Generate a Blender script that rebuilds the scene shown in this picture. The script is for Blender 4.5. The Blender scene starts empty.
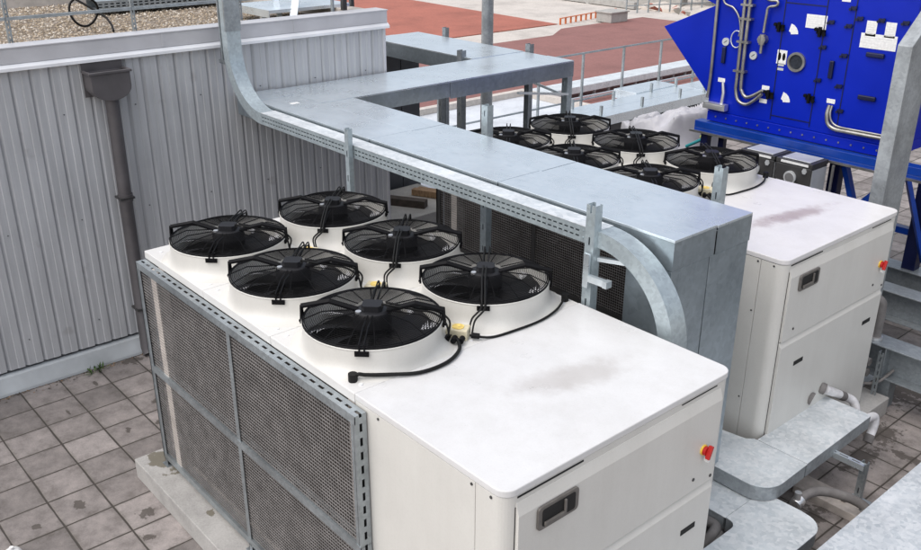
import bpy, bmesh, math, random
from mathutils import Vector, Matrix
random.seed(7)
S = bpy.context.scene
COL = S.collection
V = Vector
R = math.radians

# ------------------------------------------------------------------ materials
def nmat(name):
    m = bpy.data.materials.new(name); m.use_nodes = True
    nt = m.node_tree; b = nt.nodes['Principled BSDF']
    return m, nt, b
def N(nt, typ, **kw):
    n = nt.nodes.new(typ)
    for k, v in kw.items():
        if k in n.inputs: n.inputs[k].default_value = v
        else: setattr(n, k, v)
    return n
def lk(nt, a, b): nt.links.new(a, b)
def coords(nt, kind='Object', scale=(1, 1, 1), loc=(0, 0, 0)):
    tc = N(nt, 'ShaderNodeTexCoord'); mp = N(nt, 'ShaderNodeMapping')
    mp.inputs['Scale'].default_value = scale; mp.inputs['Location'].default_value = loc
    lk(nt, tc.outputs[kind], mp.inputs['Vector']); return mp.outputs['Vector']
def noise(nt, vec, scale, detail=4, rough=.55):
    n = N(nt, 'ShaderNodeTexNoise'); n.inputs['Scale'].default_value = scale
    n.inputs['Detail'].default_value = detail; n.inputs['Roughness'].default_value = rough
    lk(nt, vec, n.inputs['Vector']); return n.outputs['Fac']
def ramp(nt, fac, stops):
    r = N(nt, 'ShaderNodeValToRGB'); e = r.color_ramp.elements
    while len(e) < len(stops): e.new(.5)
    for i, (p, c) in enumerate(stops):
        e[i].position = p; e[i].color = (*c, 1) if len(c) == 3 else c
    lk(nt, fac, r.inputs['Fac']); return r.outputs['Color']
def mix(nt, fac, a, b, typ='MIX'):
    m = N(nt, 'ShaderNodeMix', data_type='RGBA', blend_type=typ)
    for sock, v in ((m.inputs['Factor'], fac), (m.inputs['A'], a), (m.inputs['B'], b)):
        if isinstance(v, (int, float)): sock.default_value = v
        elif isinstance(v, tuple): sock.default_value = (*v, 1)
        else: lk(nt, v, sock)
    return m.outputs['Result']
def math_(nt, op, a, b=None, clamp=False):
    m = N(nt, 'ShaderNodeMath', operation=op, use_clamp=clamp)
    for i, v in enumerate((a, b)):
        if v is None: continue
        if isinstance(v, (int, float)): m.inputs[i].default_value = v
        else: lk(nt, v, m.inputs[i])
    return m.outputs[0]
def bump(nt, b, h, strength=.2, dist=.01):
    n = N(nt, 'ShaderNodeBump'); n.inputs['Strength'].default_value = strength; n.inputs['Distance'].default_value = dist
    lk(nt, h, n.inputs['Height']); lk(nt, n.outputs['Normal'], b.inputs['Normal'])
def simple(name, col, rough=.5, metal=0, var=.12, scale=3, bumpy=0, spec=None, kind='Object', vscale=(1,1,1)):
    m, nt, b = nmat(name)
    v = coords(nt, kind, vscale)
    f = noise(nt, v, scale, 5)
    lo = tuple(c * (1 - var) for c in col); hi = tuple(min(1, c * (1 + var)) for c in col)
    c = ramp(nt, f, [(.3, lo), (.7, hi)])
    lk(nt, c, b.inputs['Base Color'])
    rr = N(nt, 'ShaderNodeMapRange'); rr.inputs['To Min'].default_value = max(.05, rough - .1); rr.inputs['To Max'].default_value = min(1, rough + .1)
    lk(nt, f, rr.inputs['Value']); lk(nt, rr.outputs[0], b.inputs['Roughness'])
    b.inputs['Metallic'].default_value = metal
    if spec is not None: b.inputs['Specular IOR Level'].default_value = spec
    if bumpy: bump(nt, b, noise(nt, v, scale * 12, 4), bumpy, .005)
    return m
def galv_mat(name, col=(.56, .60, .63), rough=.36, metal=.8, dull=.25, spangle=.10, cell=38):
    m, nt, b = nmat(name); v = coords(nt)
    vo = N(nt, 'ShaderNodeTexVoronoi'); vo.inputs['Scale'].default_value = cell; lk(nt, v, vo.inputs['Vector'])
    f1 = noise(nt, v, 2.2, 6, .65)
    f2 = noise(nt, v, 14, 4)
    c0 = ramp(nt, f1, [(.3, tuple(c * (1 - dull) for c in col)), (.68, col)])
    sp = N(nt, 'ShaderNodeSeparateColor'); lk(nt, vo.outputs['Color'], sp.inputs[0])
    c1 = mix(nt, spangle, c0, sp.outputs[0], 'OVERLAY')
    c2 = mix(nt, .07, c1, ramp(nt, f2, [(.35, (.3, .3, .3)), (.65, (.75, .75, .75))]), 'OVERLAY')
    sc = noise(nt, coords(nt, 'Object', (1, 3, 1)), 5, 6, .75)
    c2 = mix(nt, .5, c2, ramp(nt, sc, [(.56, (1, 1, 1)), (.70, (.72, .74, .76))]), 'MULTIPLY')
    lk(nt, c2, b.inputs['Base Color']); b.inputs['Metallic'].default_value = metal
    rr = N(nt, 'ShaderNodeMapRange'); rr.inputs['To Min'].default_value = rough - .08; rr.inputs['To Max'].default_value = rough + .16
    lk(nt, f1, rr.inputs['Value']); lk(nt, rr.outputs[0], b.inputs['Roughness'])
    bump(nt, b, f1, .015, .02)
    return m
M = {}
M['galv'] = galv_mat('galvanised_sheet', (.82, .89, .93), .25, .75, .12, .09, 24)
M['galv_tray'] = galv_mat('galvanised_tray', (.46, .53, .56), .34, .5, .15)
M['galv_dark'] = galv_mat('galvanised_strut', (.42, .46, .48), .42, .75, .35)
M['galv_shaded'] = galv_mat('galvanised_sheet_shaded', (.40, .46, .50), .30, .75, .22, .08, 24)  # galv sheet painted darker, as vertical faces mirror darker surroundings
M['galv_col'] = galv_mat('galvanised_structural_steel', (.40, .43, .45), .45, .4, .45)
M['galv_beam'] = galv_mat('galvanised_beam', (.30, .33, .35), .42, .45, .3)
M['tread'] = galv_mat('galvanised_tray_cover', (.76, .80, .82), .34, .3, .24, .26, 30)
def white_mat(name, col=(.80, .79, .76), stain=None, rough=.32):
    m, nt, b = nmat(name); v = coords(nt)
    f = noise(nt, v, 1.7, 6, .6)
    c = ramp(nt, f, [(.28, tuple(x * .93 for x in col)), (.62, col)])
    g = noise(nt, v, 90, 2)
    c = mix(nt, .05, c, ramp(nt, g, [(.35, (.25, .23, .2)), (.5, (.8, .8, .8))]), 'MULTIPLY')
    if stain:
        (cx, cy, rx, ry, amt, scol, ang) = stain
        tc = N(nt, 'ShaderNodeTexCoord'); mp = N(nt, 'ShaderNodeMapping', vector_type='TEXTURE')
        mp.inputs['Location'].default_value = (cx, cy, 0); mp.inputs['Scale'].default_value = (rx, ry, 10)
        mp.inputs['Rotation'].default_value = (0, 0, ang)
        lk(nt, tc.outputs['Object'], mp.inputs['Vector'])
        ln = N(nt, 'ShaderNodeVectorMath', operation='LENGTH')
        sx = N(nt, 'ShaderNodeSeparateXYZ'); lk(nt, mp.outputs[0], sx.inputs[0])
        cb = N(nt, 'ShaderNodeCombineXYZ'); lk(nt, sx.outputs[0], cb.inputs[0]); lk(nt, sx.outputs[1], cb.inputs[1])
        lk(nt, cb.outputs[0], ln.inputs[0])
        nf = noise(nt, v, 6, 6, .7)
        d = math_(nt, 'ADD', ln.outputs['Value'], math_(nt, 'MULTIPLY', math_(nt, 'SUBTRACT', nf, .5), 1.6))
        s = N(nt, 'ShaderNodeMapRange', interpolation_type='SMOOTHSTEP'); s.inputs['From Min'].default_value = 1.15; s.inputs['From Max'].default_value = .25
        s.inputs['To Min'].default_value = 0; s.inputs['To Max'].default_value = amt
        lk(nt, d, s.inputs['Value'])
        c = mix(nt, s.outputs[0], c, scol)
        # scattered specks of grime near the stain
        sp = noise(nt, v, 60, 2, .6)
        dz = noise(nt, v, 2.6, 7, .75)
        c = mix(nt, .5, c, ramp(nt, dz, [(.45, (1, 1, 1)), (.72, (.84, .83, .81))]), 'MULTIPLY')
        spk = ramp(nt, sp, [(.70, (0, 0, 0)), (.78, (1, 1, 1))])
        c = mix(nt, math_(nt, 'MULTIPLY', spk, .35), c, scol)
    st = noise(nt, coords(nt, 'Object', (2.2, 2.2, .22)), 4, 5, .7)
    c = mix(nt, .09, c, ramp(nt, st, [(.42, (1, 1, 1)), (.72, (.62, .58, .52))]), 'MULTIPLY')
    bump(nt, b, noise(nt, v, 1.1, 2), .06, .03)
    lk(nt, c, b.inputs['Base Color'])
    rr = N(nt, 'ShaderNodeMapRange'); rr.inputs['To Min'].default_value = rough - .08; rr.inputs['To Max'].default_value = rough + .2
    lk(nt, f, rr.inputs['Value']); lk(nt, rr.outputs[0], b.inputs['Roughness'])
    return m
M['white'] = white_mat('white_powder_coat', (.68,.675,.66))
M['cab'] = white_mat('cream_powder_coat', (.63, .62, .585))
M['bell'] = white_mat('fan_bell_plastic', (.64, .63, .595))
M['lid1'] = white_mat('lid_with_grey_smudge', (.66, .66, .66), (1.60, .16, .20, .50, .50, (.40, .37, .35), R(-16)), .24)
M['lid2'] = white_mat('lid_with_brown_smudge', (.70, .69, .69), (1.62, .02, .14, .66, .75, (.34, .27, .26), R(-9)), .24)
M['black'] = simple('black_plastic', (.005, .005, .006), .5, 0, .3, spec=.12)
M['wire'] = simple('black_coated_wire', (.005, .005, .006), .5, 0, .2, spec=.12)
M['blade'] = simple('dark_grey_blade', (.012, .012, .014), .45, 0, .3, 5, spec=.3)
M['teeth'] = simple('pale_blade_glint', (.62, .62, .64), .4, 0, .3, 20)  # pale colour paints a glint on the blades' serrated edges
M['cable'] = simple('black_rubber_cable', (.009, .009, .009), .55, 0, .2, spec=.2)
M['motor'] = simple('motor_casting', (.012, .012, .014), .45, 0, .3, spec=.25)
M['alu'] = simple('cast_aluminium', (.7, .7, .7), .3, .8, .2)
M['dark'] = simple('recess_shade', (.01, .01, .01), .8, 0, .2)  # near-black colour standing for the shade inside slots, gaps and openings
M['jbox'] = simple('yellowed_junction_box', (.62, .56, .40), .5, 0, .15, 30)
M['jlid'] = simple('yellow_sticker', (.75, .55, .15), .5, 0, .3, 40)
M['red'] = simple('red_plastic', (.42, .014, .012), .35, 0, .15)
M['yellow'] = simple('yellow_plastic', (.75, .50, .06), .45, 0, .15)
M['handle'] = simple('grey_brown_handle', (.13, .12, .11), .45, 0, .2, 20)
M['meshwire'] = simple('grey_mesh_wire', (.22, .21, .205), .5, .1, .25, 8)
M['blue'] = simple('blue_enamel', (.0, .014, .37), .36, 0, .12, 1.5, spec=.28)
M['blue2'] = simple('blue_painted_steel', (.001, .035, .26), .35, 0, .25, 3)
M['navy'] = simple('navy_painted_steel', (.002, .005, .04), .4, 0, .3, 3)
M['steel'] = simple('stainless_conduit', (.36, .35, .33), .36, .85, .2, 10)
M['paper'] = simple('white_sticker', (.75, .75, .74), .5, 0, .12, 40)
M['print'] = simple('faint_grey_print', (.68, .68, .68), .5)
M['dgrey'] = simple('charcoal_metal', (.045, .044, .044), .45, .1, .25)
M['dpanel'] = simple('dark_grey_cladding', (.085, .09, .10), .5, .2, .2)
M['lgrey'] = simple('light_grey_lid', (.55, .57, .58), .4, .3, .15)
M['pvc'] = simple('white_pipe_wrap', (.66, .65, .66), .5, 0, .2, 12, .3)
M['insul'] = simple('grey_pipe_insulation', (.16, .15, .145), .75, 0, .25, 10, .3)
M['wood'] = simple('weathered_timber', (.28, .18, .10), .8, 0, .4, 9, .4, vscale=(1, 6, 1))
M['dwood'] = simple('dark_timber', (.07, .055, .045), .85, 0, .4, 9, .4)
M['strip'] = simple('pale_plank', (.42, .38, .35), .85, 0, .35, 7, .4)
M['teal'] = simple('teal_pole', (.02, .25, .27), .5)
M['lime'] = simple('lime_pole', (.45, .55, .10), .5)
M['orange'] = simple('orange_tape', (.55, .14, .04), .6)
M['strip2'] = simple('dusty_cream_post', (.46, .42, .385), .6, 0, .2, 6)
M['leaf'] = simple('weed_leaf', (.05, .10, .02), .7, 0, .4, 30)
M['glass'] = simple('dark_glass', (.03, .035, .045), .08, .0, .3, 30)
M['sheet'] = simple('white_tarpaulin', (.44, .44, .47), .42, 0, .12, 3, .3)
M['hopper'] = simple('brown_grey_painted_metal', (.095, .088, .092), .5, .1, .2, 4)
M['coping'] = simple('pale_grey_coping', (.52, .52, .54), .40, .0, .12, 2)
M['trimw'] = simple('light_drip_trim', (.80, .81, .83), .38, .0, .1, 2)
M['flash'] = simple('base_flashing', (.50, .53, .55), .42, .0, .2, 2)

def clad_mat():
    m, nt, b = nmat('grey_corrugated_cladding'); v = coords(nt)
    f = noise(nt, coords(nt, 'Object', (1, 2.2, .12)), 5, 5, .65)
    g = noise(nt, v, 1.1, 4)
    c = ramp(nt, f, [(.25, (.38, .388, .40)), (.7, (.52, .528, .54))])
    c = mix(nt, .25, c, ramp(nt, g, [(.3, (.42, .42, .43)), (.7, (.66, .66, .67))]), 'OVERLAY')
    # faint rusty handprint-like blotches
    h = noise(nt, v, 3.3, 3)
    c = mix(nt, math_(nt, 'MULTIPLY', ramp(nt, h, [(.66, (0, 0, 0)), (.74, (1, 1, 1))]), .25), c, (.18, .15, .15))
    lk(nt, c, b.inputs['Base Color']); b.inputs['Metallic'].default_value = .0; b.inputs['Roughness'].default_value = .34
    return m
M['clad'] = clad_mat()

def coil_mat():
    m, nt, b = nmat('coil_fins'); v = coords(nt)
    w = N(nt, 'ShaderNodeTexWave', wave_type='BANDS', bands_direction='Z'); w.inputs['Scale'].default_value = 18; w.inputs['Distortion'].default_value = .6
    lk(nt, v, w.inputs['Vector'])
    f = noise(nt, v, 3, 5)
    c = ramp(nt, w.outputs['Fac'], [(.2, (.014, .012, .010)), (.8, (.055, .044, .038))])
    c = mix(nt, .5, c, ramp(nt, f, [(.3, (.35, .32, .3)), (.7, (.75, .7, .66))]), 'OVERLAY')
    lk(nt, c, b.inputs['Base Color']); b.inputs['Roughness'].default_value = .6; b.inputs['Metallic'].default_value = .2
    return m
M['coil'] = coil_mat()

def concrete_mat(name, col, sc=1.0, stains=()):
    m, nt, b = nmat(name); v = coords(nt)
    f = noise(nt, v, 2.5 * sc, 8, .7); g = noise(nt, v, 60 * sc, 3, .6)
    c = ramp(nt, f, [(.25, tuple(x * .68 for x in col)), (.5, col), (.75, tuple(min(1, x * 1.18) for x in col))])
    c = mix(nt, .35, c, ramp(nt, g, [(.3, (.35, .35, .35)), (.7, (.68, .68, .68))]), 'OVERLAY')
    lk(nt, c, b.inputs['Base Color']); b.inputs['Roughness'].default_value = .85
    bump(nt, b, g, .35, .004)
    return m, nt, b, c, v
def blot(nt, v, c, spots, col, amt=.8, nscale=13):
    nf = noise(nt, v, nscale, 5, .65)
    tot = None
    for (x, y, rx, ry) in spots:
        mp = N(nt, 'ShaderNodeMapping', vector_type='TEXTURE'); mp.inputs['Location'].default_value = (x, y, 0); mp.inputs['Scale'].default_value = (rx, ry, 1000)
        lk(nt, v, mp.inputs['Vector'])
        ln = N(nt, 'ShaderNodeVectorMath', operation='LENGTH'); lk(nt, mp.outputs[0], ln.inputs[0])
        d = math_(nt, 'ADD', ln.outputs['Value'], math_(nt, 'MULTIPLY', math_(nt, 'SUBTRACT', nf, .5), 4.2))
        s = N(nt, 'ShaderNodeMapRange', interpolation_type='SMOOTHSTEP'); s.inputs['From Min'].default_value = 1.05; s.inputs['From Max'].default_value = .75
        lk(nt, d, s.inputs['Value'])
        tot = s.outputs[0] if tot is None else math_(nt, 'MAXIMUM', tot, s.outputs[0])
    return mix(nt, math_(nt, 'MULTIPLY', tot, amt), c, col)
def paver_mat():
    m, nt, b = nmat('concrete_pavers'); v = coords(nt)
    sx = N(nt, 'ShaderNodeSeparateXYZ'); lk(nt, v, sx.inputs[0])
    wob = noise(nt, v, 1.3, 2)
    wb = math_(nt, 'MULTIPLY', math_(nt, 'SUBTRACT', wob, .5), .02)
    ux = math_(nt, 'DIVIDE', math_(nt, 'ADD', math_(nt, 'ADD', sx.outputs[0], .53), wb), .432)
    uy = math_(nt, 'DIVIDE', math_(nt, 'ADD', math_(nt, 'ADD', sx.outputs[1], 1.118), wb), .421)
    fx = math_(nt, 'FRACT', ux); fy = math_(nt, 'FRACT', uy)
    ex = math_(nt, 'MULTIPLY', math_(nt, 'MINIMUM', fx, math_(nt, 'SUBTRACT', 1.0, fx)), .432)
    ey = math_(nt, 'MULTIPLY', math_(nt, 'MINIMUM', fy, math_(nt, 'SUBTRACT', 1.0, fy)), .421)
    e = math_(nt, 'MINIMUM', ex, ey)
    cell = N(nt, 'ShaderNodeCombineXYZ'); lk(nt, math_(nt, 'FLOOR', ux), cell.inputs[0]); lk(nt, math_(nt, 'FLOOR', uy), cell.inputs[1])
    wn = N(nt, 'ShaderNodeTexWhiteNoise', noise_dimensions='2D'); lk(nt, cell.outputs[0], wn.inputs['Vector'])
    base = ramp(nt, wn.outputs['Value'], [(0, (.160, .144, .137)), (.5, (.215, .193, .184)), (1, (.285, .257, .246))])
    f = noise(nt, v, 5, 8, .72); g = noise(nt, v, 70, 3, .7)
    c = mix(nt, .95, base, ramp(nt, f, [(.28, (.26, .25, .24)), (.5, (.52, .52, .52)), (.72, (.74, .73, .72))]), 'OVERLAY')
    c = mix(nt, .35, c, ramp(nt, g, [(.3, (.35, .35, .35)), (.7, (.66, .66, .66))]), 'OVERLAY')
    # dirty rim around each slab
    rimn = math_(nt, 'ADD', e, math_(nt, 'MULTIPLY', math_(nt, 'SUBTRACT', f, .5), .10))
    rim = N(nt, 'ShaderNodeMapRange', interpolation_type='SMOOTHSTEP'); rim.inputs['From Min'].default_value = .045; rim.inputs['From Max'].default_value = .0
    lk(nt, rimn, rim.inputs['Value'])
    c = mix(nt, math_(nt, 'MULTIPLY', rim.outputs[0], .35), c, (.13, .115, .10))
    spots = [(-1.50, -1.04, .0, .0)]
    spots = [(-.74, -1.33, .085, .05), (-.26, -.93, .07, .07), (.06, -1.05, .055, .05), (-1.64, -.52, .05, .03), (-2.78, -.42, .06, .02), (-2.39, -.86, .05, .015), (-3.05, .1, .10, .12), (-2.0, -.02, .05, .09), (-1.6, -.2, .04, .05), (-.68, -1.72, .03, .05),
             (3.35, 5.2, .20, .22), (3.45, 4.65, .12, .30), (3.6, 3.4, .1, .3), (3.45, 6.4, .7, .35), (2.9, 6.2, .5, .4), (3.75, 5.0, .22, .06), (-1.9, .05, .05, .07)]  # large gully spots: wet paving, with the gully's shade painted in too
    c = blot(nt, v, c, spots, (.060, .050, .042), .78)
    # grime band where the slabs meet the wall
    jn = math_(nt, 'ADD', e, math_(nt, 'MULTIPLY', math_(nt, 'SUBTRACT', noise(nt, v, 1.6, 5, .7), .5), .016))
    j = N(nt, 'ShaderNodeMapRange'); j.inputs['From Min'].default_value = .0100; j.inputs['From Max'].default_value = .0050
    lk(nt, jn, j.inputs['Value'])
    c = mix(nt, j.outputs[0], c, (.055, .047, .04))
    lk(nt, c, b.inputs['Base Color']); b.inputs['Roughness'].default_value = .82
    h = math_(nt, 'SUBTRACT', math_(nt, 'MULTIPLY', g, .15), j.outputs[0])
    bump(nt, b, h, .6, .008)
    return m
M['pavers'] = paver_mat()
mm = concrete_mat('plinth_concrete', (.38, .37, .355))
cc = blot(mm[1], mm[4], mm[3], [(-2.22, -1.06, .20, .12), (-2.02, -1.02, .13, .08), (-1.2, -1.1, .06, .04)], (.13, .115, .08), .85, 8)
lk(mm[1], cc, mm[2].inputs['Base Color']); M['pad'] = mm[0]
M['conc'] = concrete_mat('rough_concrete', (.36, .35, .33))[0]
M['membrane'] = concrete_mat('pale_roof_membrane', (.55, .58, .62), .4)[0]
M['redroof'] = concrete_mat('red_coated_deck', (.235, .108, .096), .12)[0]
M['redroof2'] = concrete_mat('bright_red_coated_deck', (.34, .115, .08), .10)[0]
M['pale'] = concrete_mat('pale_screed', (.50, .46, .42), .15)[0]
M['sand'] = concrete_mat('sandy_site_ground', (.52, .45, .38), .08)[0]
M['wallc'] = concrete_mat('weathered_board_wall', (.22, .20, .18), .6)[0]
def gravel_mat():
    m, nt, b = nmat('pebble_gravel'); v = coords(nt)
    vo = N(nt, 'ShaderNodeTexVoronoi'); vo.inputs['Scale'].default_value = 26; lk(nt, v, vo.inputs['Vector'])
    sp = N(nt, 'ShaderNodeSeparateColor'); lk(nt, vo.outputs['Color'], sp.inputs[0])
    c = ramp(nt, sp.outputs[0], [(0, (.15, .12, .09)), (.4, (.30, .23, .16)), (.7, (.38, .31, .24)), (1, (.55, .50, .43))])
    d = ramp(nt, vo.outputs['Distance'], [(.0, (1, 1, 1)), (.6, (.35, .35, .35))])
    c = mix(nt, .6, c, d, 'MULTIPLY')
    lk(nt, c, b.inputs['Base Color']); b.inputs['Roughness'].default_value = .85
    bump(nt, b, math_(nt, 'SUBTRACT', 1.0, vo.outputs['Distance']), .9, .02)
    return m
M['gravel'] = gravel_mat()
def pebble_mat():
    m, nt, b = nmat('loose_pebbles')
    g = N(nt, 'ShaderNodeNewGeometry')
    c = ramp(nt, g.outputs['Random Per Island'], [(0, (.15, .12, .09)), (.35, (.32, .25, .17)), (.7, (.42, .35, .27)), (1, (.62, .57, .5))])
    lk(nt, c, b.inputs['Base Color']); b.inputs['Roughness'].default_value = .8
    return m
M['pebble'] = pebble_mat()

def big_cover_mat():
    m = galv_mat('galvanised_cover_with_residue', (.66, .70, .73), .36, .3, .20, .24, 30)
    nt = m.node_tree; b = nt.nodes['Principled BSDF']
    old = b.inputs['Base Color'].links[0].from_socket
    v = coords(nt, 'Object', (1, 1, 1)); mp = coords(nt, 'Object', (2.6, 1.0, 1))
    f = noise(nt, mp, 3.2, 6, .72)
    k = ramp(nt, f, [(.55, (0, 0, 0)), (.66, (1, 1, 1))])
    lk(nt, mix(nt, math_(nt, 'MULTIPLY', k, .5), old, (.82, .84, .86)), b.inputs['Base Color'])
    return m
M['bigcover'] = big_cover_mat()

# ------------------------------------------------------------------ mesh collector
class MB:
    def __init__(s): s.v = []; s.f = []; s.m = []; s.sm = []
    def add(s, vs, fs, mi=0, smooth=False):
        o = len(s.v); s.v += [tuple(p) for p in vs]
        for f in fs: s.f.append(tuple(i + o for i in f)); s.m.append(mi); s.sm.append(smooth)
        return s
    def obox(s, o, u, v, n, a0, a1, b0, b1, c0, c1, mi=0):
        o, u, v, n = V(o), V(u), V(v), V(n)
        P = [o + u * a + v * b + n * c for c in (c0, c1) for b in (b0, b1) for a in (a0, a1)]
        F = [(0, 2, 3, 1), (4, 5, 7, 6), (0, 1, 5, 4), (2, 6, 7, 3), (0, 4, 6, 2), (1, 3, 7, 5)]
        if u.cross(v).dot(n) < 0: F = [f[::-1] for f in F]
        return s.add(P, F, mi)
    def box(s, x0, x1, y0, y1, z0, z1, mi=0):
        return s.obox((0, 0, 0), (1, 0, 0), (0, 1, 0), (0, 0, 1), x0, x1, y0, y1, z0, z1, mi)
    def bar(s, p, q, w, h=None, up=(0, 0, 1), mi=0):
        p, q = V(p), V(q); h = h or w; d = q - p; L = d.length; u = d / L
        upv = V(up)
        if abs(u.dot(upv)) > .98: upv = V((0, 1, 0))
        v = upv.cross(u).normalized(); n = u.cross(v)
        return s.obox(p, u, v, n, 0, L, -w / 2, w / 2, -h / 2, h / 2, mi)
    def prism(s, poly, axis, a, b, mi=0, smooth=False):
        n = len(poly)
        def P(p, t): return {'z': (p[0], p[1], t), 'y': (p[0], t, p[1]), 'x': (t, p[0], p[1])}[axis]
        vs = [P(p, a) for p in poly] + [P(p, b) for p in poly]
        ar = sum(poly[i][0] * poly[(i + 1) % n][1] - poly[(i + 1) % n][0] * poly[i][1] for i in range(n))
        flip = (ar < 0) ^ (axis == 'y') ^ (b < a)
        fs = [tuple(range(n))[::-1], tuple(range(n, 2 * n))] + [(i, (i + 1) % n, n + (i + 1) % n, n + i) for i in range(n)]
        if flip: fs = [f[::-1] for f in fs]
        return s.add(vs, fs, mi, smooth)
    def tube(s, pts, r, seg=8, cap=True, mi=0, closed=False, smooth=True):
        pts = [V(p) for p in pts]; n = len(pts); rs = r if isinstance(r, (list, tuple)) else [r] * n
        T = []
        for i in range(n):
            a = pts[(i - 1) % n] if (closed or i > 0) else pts[i]; b = pts[(i + 1) % n] if (closed or i < n - 1) else pts[i]
            T.append((b - a).normalized())
        ref = V((0, 0, 1)) if abs(T[0].z) < .9 else V((1, 0, 0))
        X = T[0].cross(ref).normalized(); vs = []
        for i in range(n):
            X = (X - T[i] * X.dot(T[i])).normalized(); Y = T[i].cross(X)
            for k in range(seg):
                t = 2 * math.pi * k / seg; vs.append(pts[i] + (X * math.cos(t) + Y * math.sin(t)) * rs[i])
        fs = []
        m = n if closed else n - 1
        for i in range(m):
            for k in range(seg):
                a = i * seg + k; b = i * seg + (k + 1) % seg; j = (i + 1) % n
                fs.append((a, b, j * seg + (k + 1) % seg, j * seg + k))
        s.add(vs, fs, mi, smooth)
        if cap and not closed:
            s.add(vs[:seg], [tuple(range(seg))[::-1]], mi); s.add(vs[-seg:], [tuple(range(seg))], mi)
        return s
    def lathe(s, prof, c, seg=48, mi=0, smooth=True, closed=False):
        vs = []; fs = []; n = len(prof)
        for (r, z) in prof:
            for k in range(seg):
                t = 2 * math.pi * k / seg; vs.append((c[0] + r * math.cos(t), c[1] + r * math.sin(t), c[2] + z))
        for i in range(n - 1):
            for k in range(seg): fs.append((i * seg + k, i * seg + (k + 1) % seg, (i + 1) * seg + (k + 1) % seg, (i + 1) * seg + k))
        return s.add(vs, fs, mi, smooth)
    def cyl(s, p, q, r, seg=16, mi=0): return s.tube([p, q], r, seg, True, mi)
    def slotted(s, o, u, v, n, L, W, T, rows=1, slot=.03, pitch=.05, sw=.012, start=0, mi=0):
        """flat strip L x W, thickness T along n, with real rows of slots"""
        gap = W / (rows + 1) if rows > 1 else W / 2
        edges = [0]
        for r in range(rows): c = gap * (r + 1) if rows > 1 else W / 2; edges += [c - sw / 2, c + sw / 2]
        edges.append(W)
        for i in range(0, len(edges), 2): s.obox(o, u, v, n, 0, L, edges[i], edges[i + 1], 0, T, mi)
        for r in range(rows):
            c0, c1 = edges[2 * r + 1], edges[2 * r + 2]; x = 0.0; k = 0
            nx = start if start else (pitch - slot) / 2
            while x < L - 1e-6:
                x1 = min(nx, L)
                if x1 > x: s.obox(o, u, v, n, x, x1, c0, c1, 0, T, mi)
                x = nx + slot; nx = x + pitch - slot
        return s
    def build(s, name, mats, parent=None, bevel=0, world=None, auto=True):
        me = bpy.data.meshes.new(name)
        vs = s.v
        if parent is not None: off = wloc(parent)
        elif world is not None: off = V(world)
        else:
            xs = [p[0] for p in vs]; ys = [p[1] for p in vs]; zs = [p[2] for p in vs]
            off = V(((min(xs) + max(xs)) / 2, (min(ys) + max(ys)) / 2, min(zs)))
        me.from_pydata([tuple(V(p) - off) for p in vs], [], s.f)
        mats = mats if isinstance(mats, (list, tuple)) else [mats]
        for m in mats: me.materials.append(M[m] if isinstance(m, str) else m)
        me.polygons.foreach_set('material_index', s.m); me.polygons.foreach_set('use_smooth', s.sm)
        me.update()
        o = bpy.data.objects.new(name, me); COL.objects.link(o)
        if parent is not None: o.parent = parent
        else: o.location = off
        if bevel:
            b = o.modifiers.new('bevel', 'BEVEL'); b.width = bevel; b.segments = 2; b.limit_method = 'ANGLE'; b.angle_limit = R(40)
        return o
def wloc(o):
    l = V((0, 0, 0))
    while o is not None: l += o.location; o = o.parent
    return l
def tag(o, label, cat, group=None, kind=None):
    o['label'] = label; o['category'] = cat
    if group: o['group'] = group
    if kind: o['kind'] = kind
    return o
def thing(name, loc, label, cat, group=None):
    o = bpy.data.objects.new(name, None); COL.objects.link(o); o.location = loc; o.empty_display_size = .2
    return tag(o, label, cat, group)
def struct(o, kind='structure'): o['kind'] = kind; return o
def children(o): return [c for c in bpy.data.objects if c.parent == o]
def copy_tree(o, parent=None):
    c = o.copy(); COL.objects.link(c)
    if parent: c.parent = parent
    for ch in children(o): copy_tree(ch, c)
    return c
def arc(c, r, a0, a1, n):
    return [(c[0] + r * math.cos(R(a0 + (a1 - a0) * i / n)), c[1] + r * math.sin(R(a0 + (a1 - a0) * i / n))) for i in range(n + 1)]
def rrect(x0, x1, y0, y1, r, corners='abcd', n=6):
    P = []
    for nm, (cx, cy, a) in dict(a=(x1 - r, y1 - r, 0), b=(x0 + r, y1 - r, 90), c=(x0 + r, y0 + r, 180), d=(x1 - r, y0 + r, 270)).items():
        if nm in corners: P += arc((cx, cy), r, a, a + 90, n)
        else: P.append({'a': (x1, y1), 'b': (x0, y1), 'c': (x0, y0), 'd': (x1, y0)}[nm])
    return P
def smooth_path(pts, n=6):
    pts = [V(p) for p in pts]; out = []
    for i in range(len(pts) - 1):
        p0 = pts[max(i - 1, 0)]; p1 = pts[i]; p2 = pts[i + 1]; p3 = pts[min(i + 2, len(pts) - 1)]
        for k in range(n):
            t = k / n
            out.append(.5 * ((2 * p1) + (p2 - p0) * t + (2 * p0 - 5 * p1 + 4 * p2 - p3) * t * t + (3 * p1 - p0 - 3 * p2 + p3) * t ** 3))
    out.append(pts[-1]); return out

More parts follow.
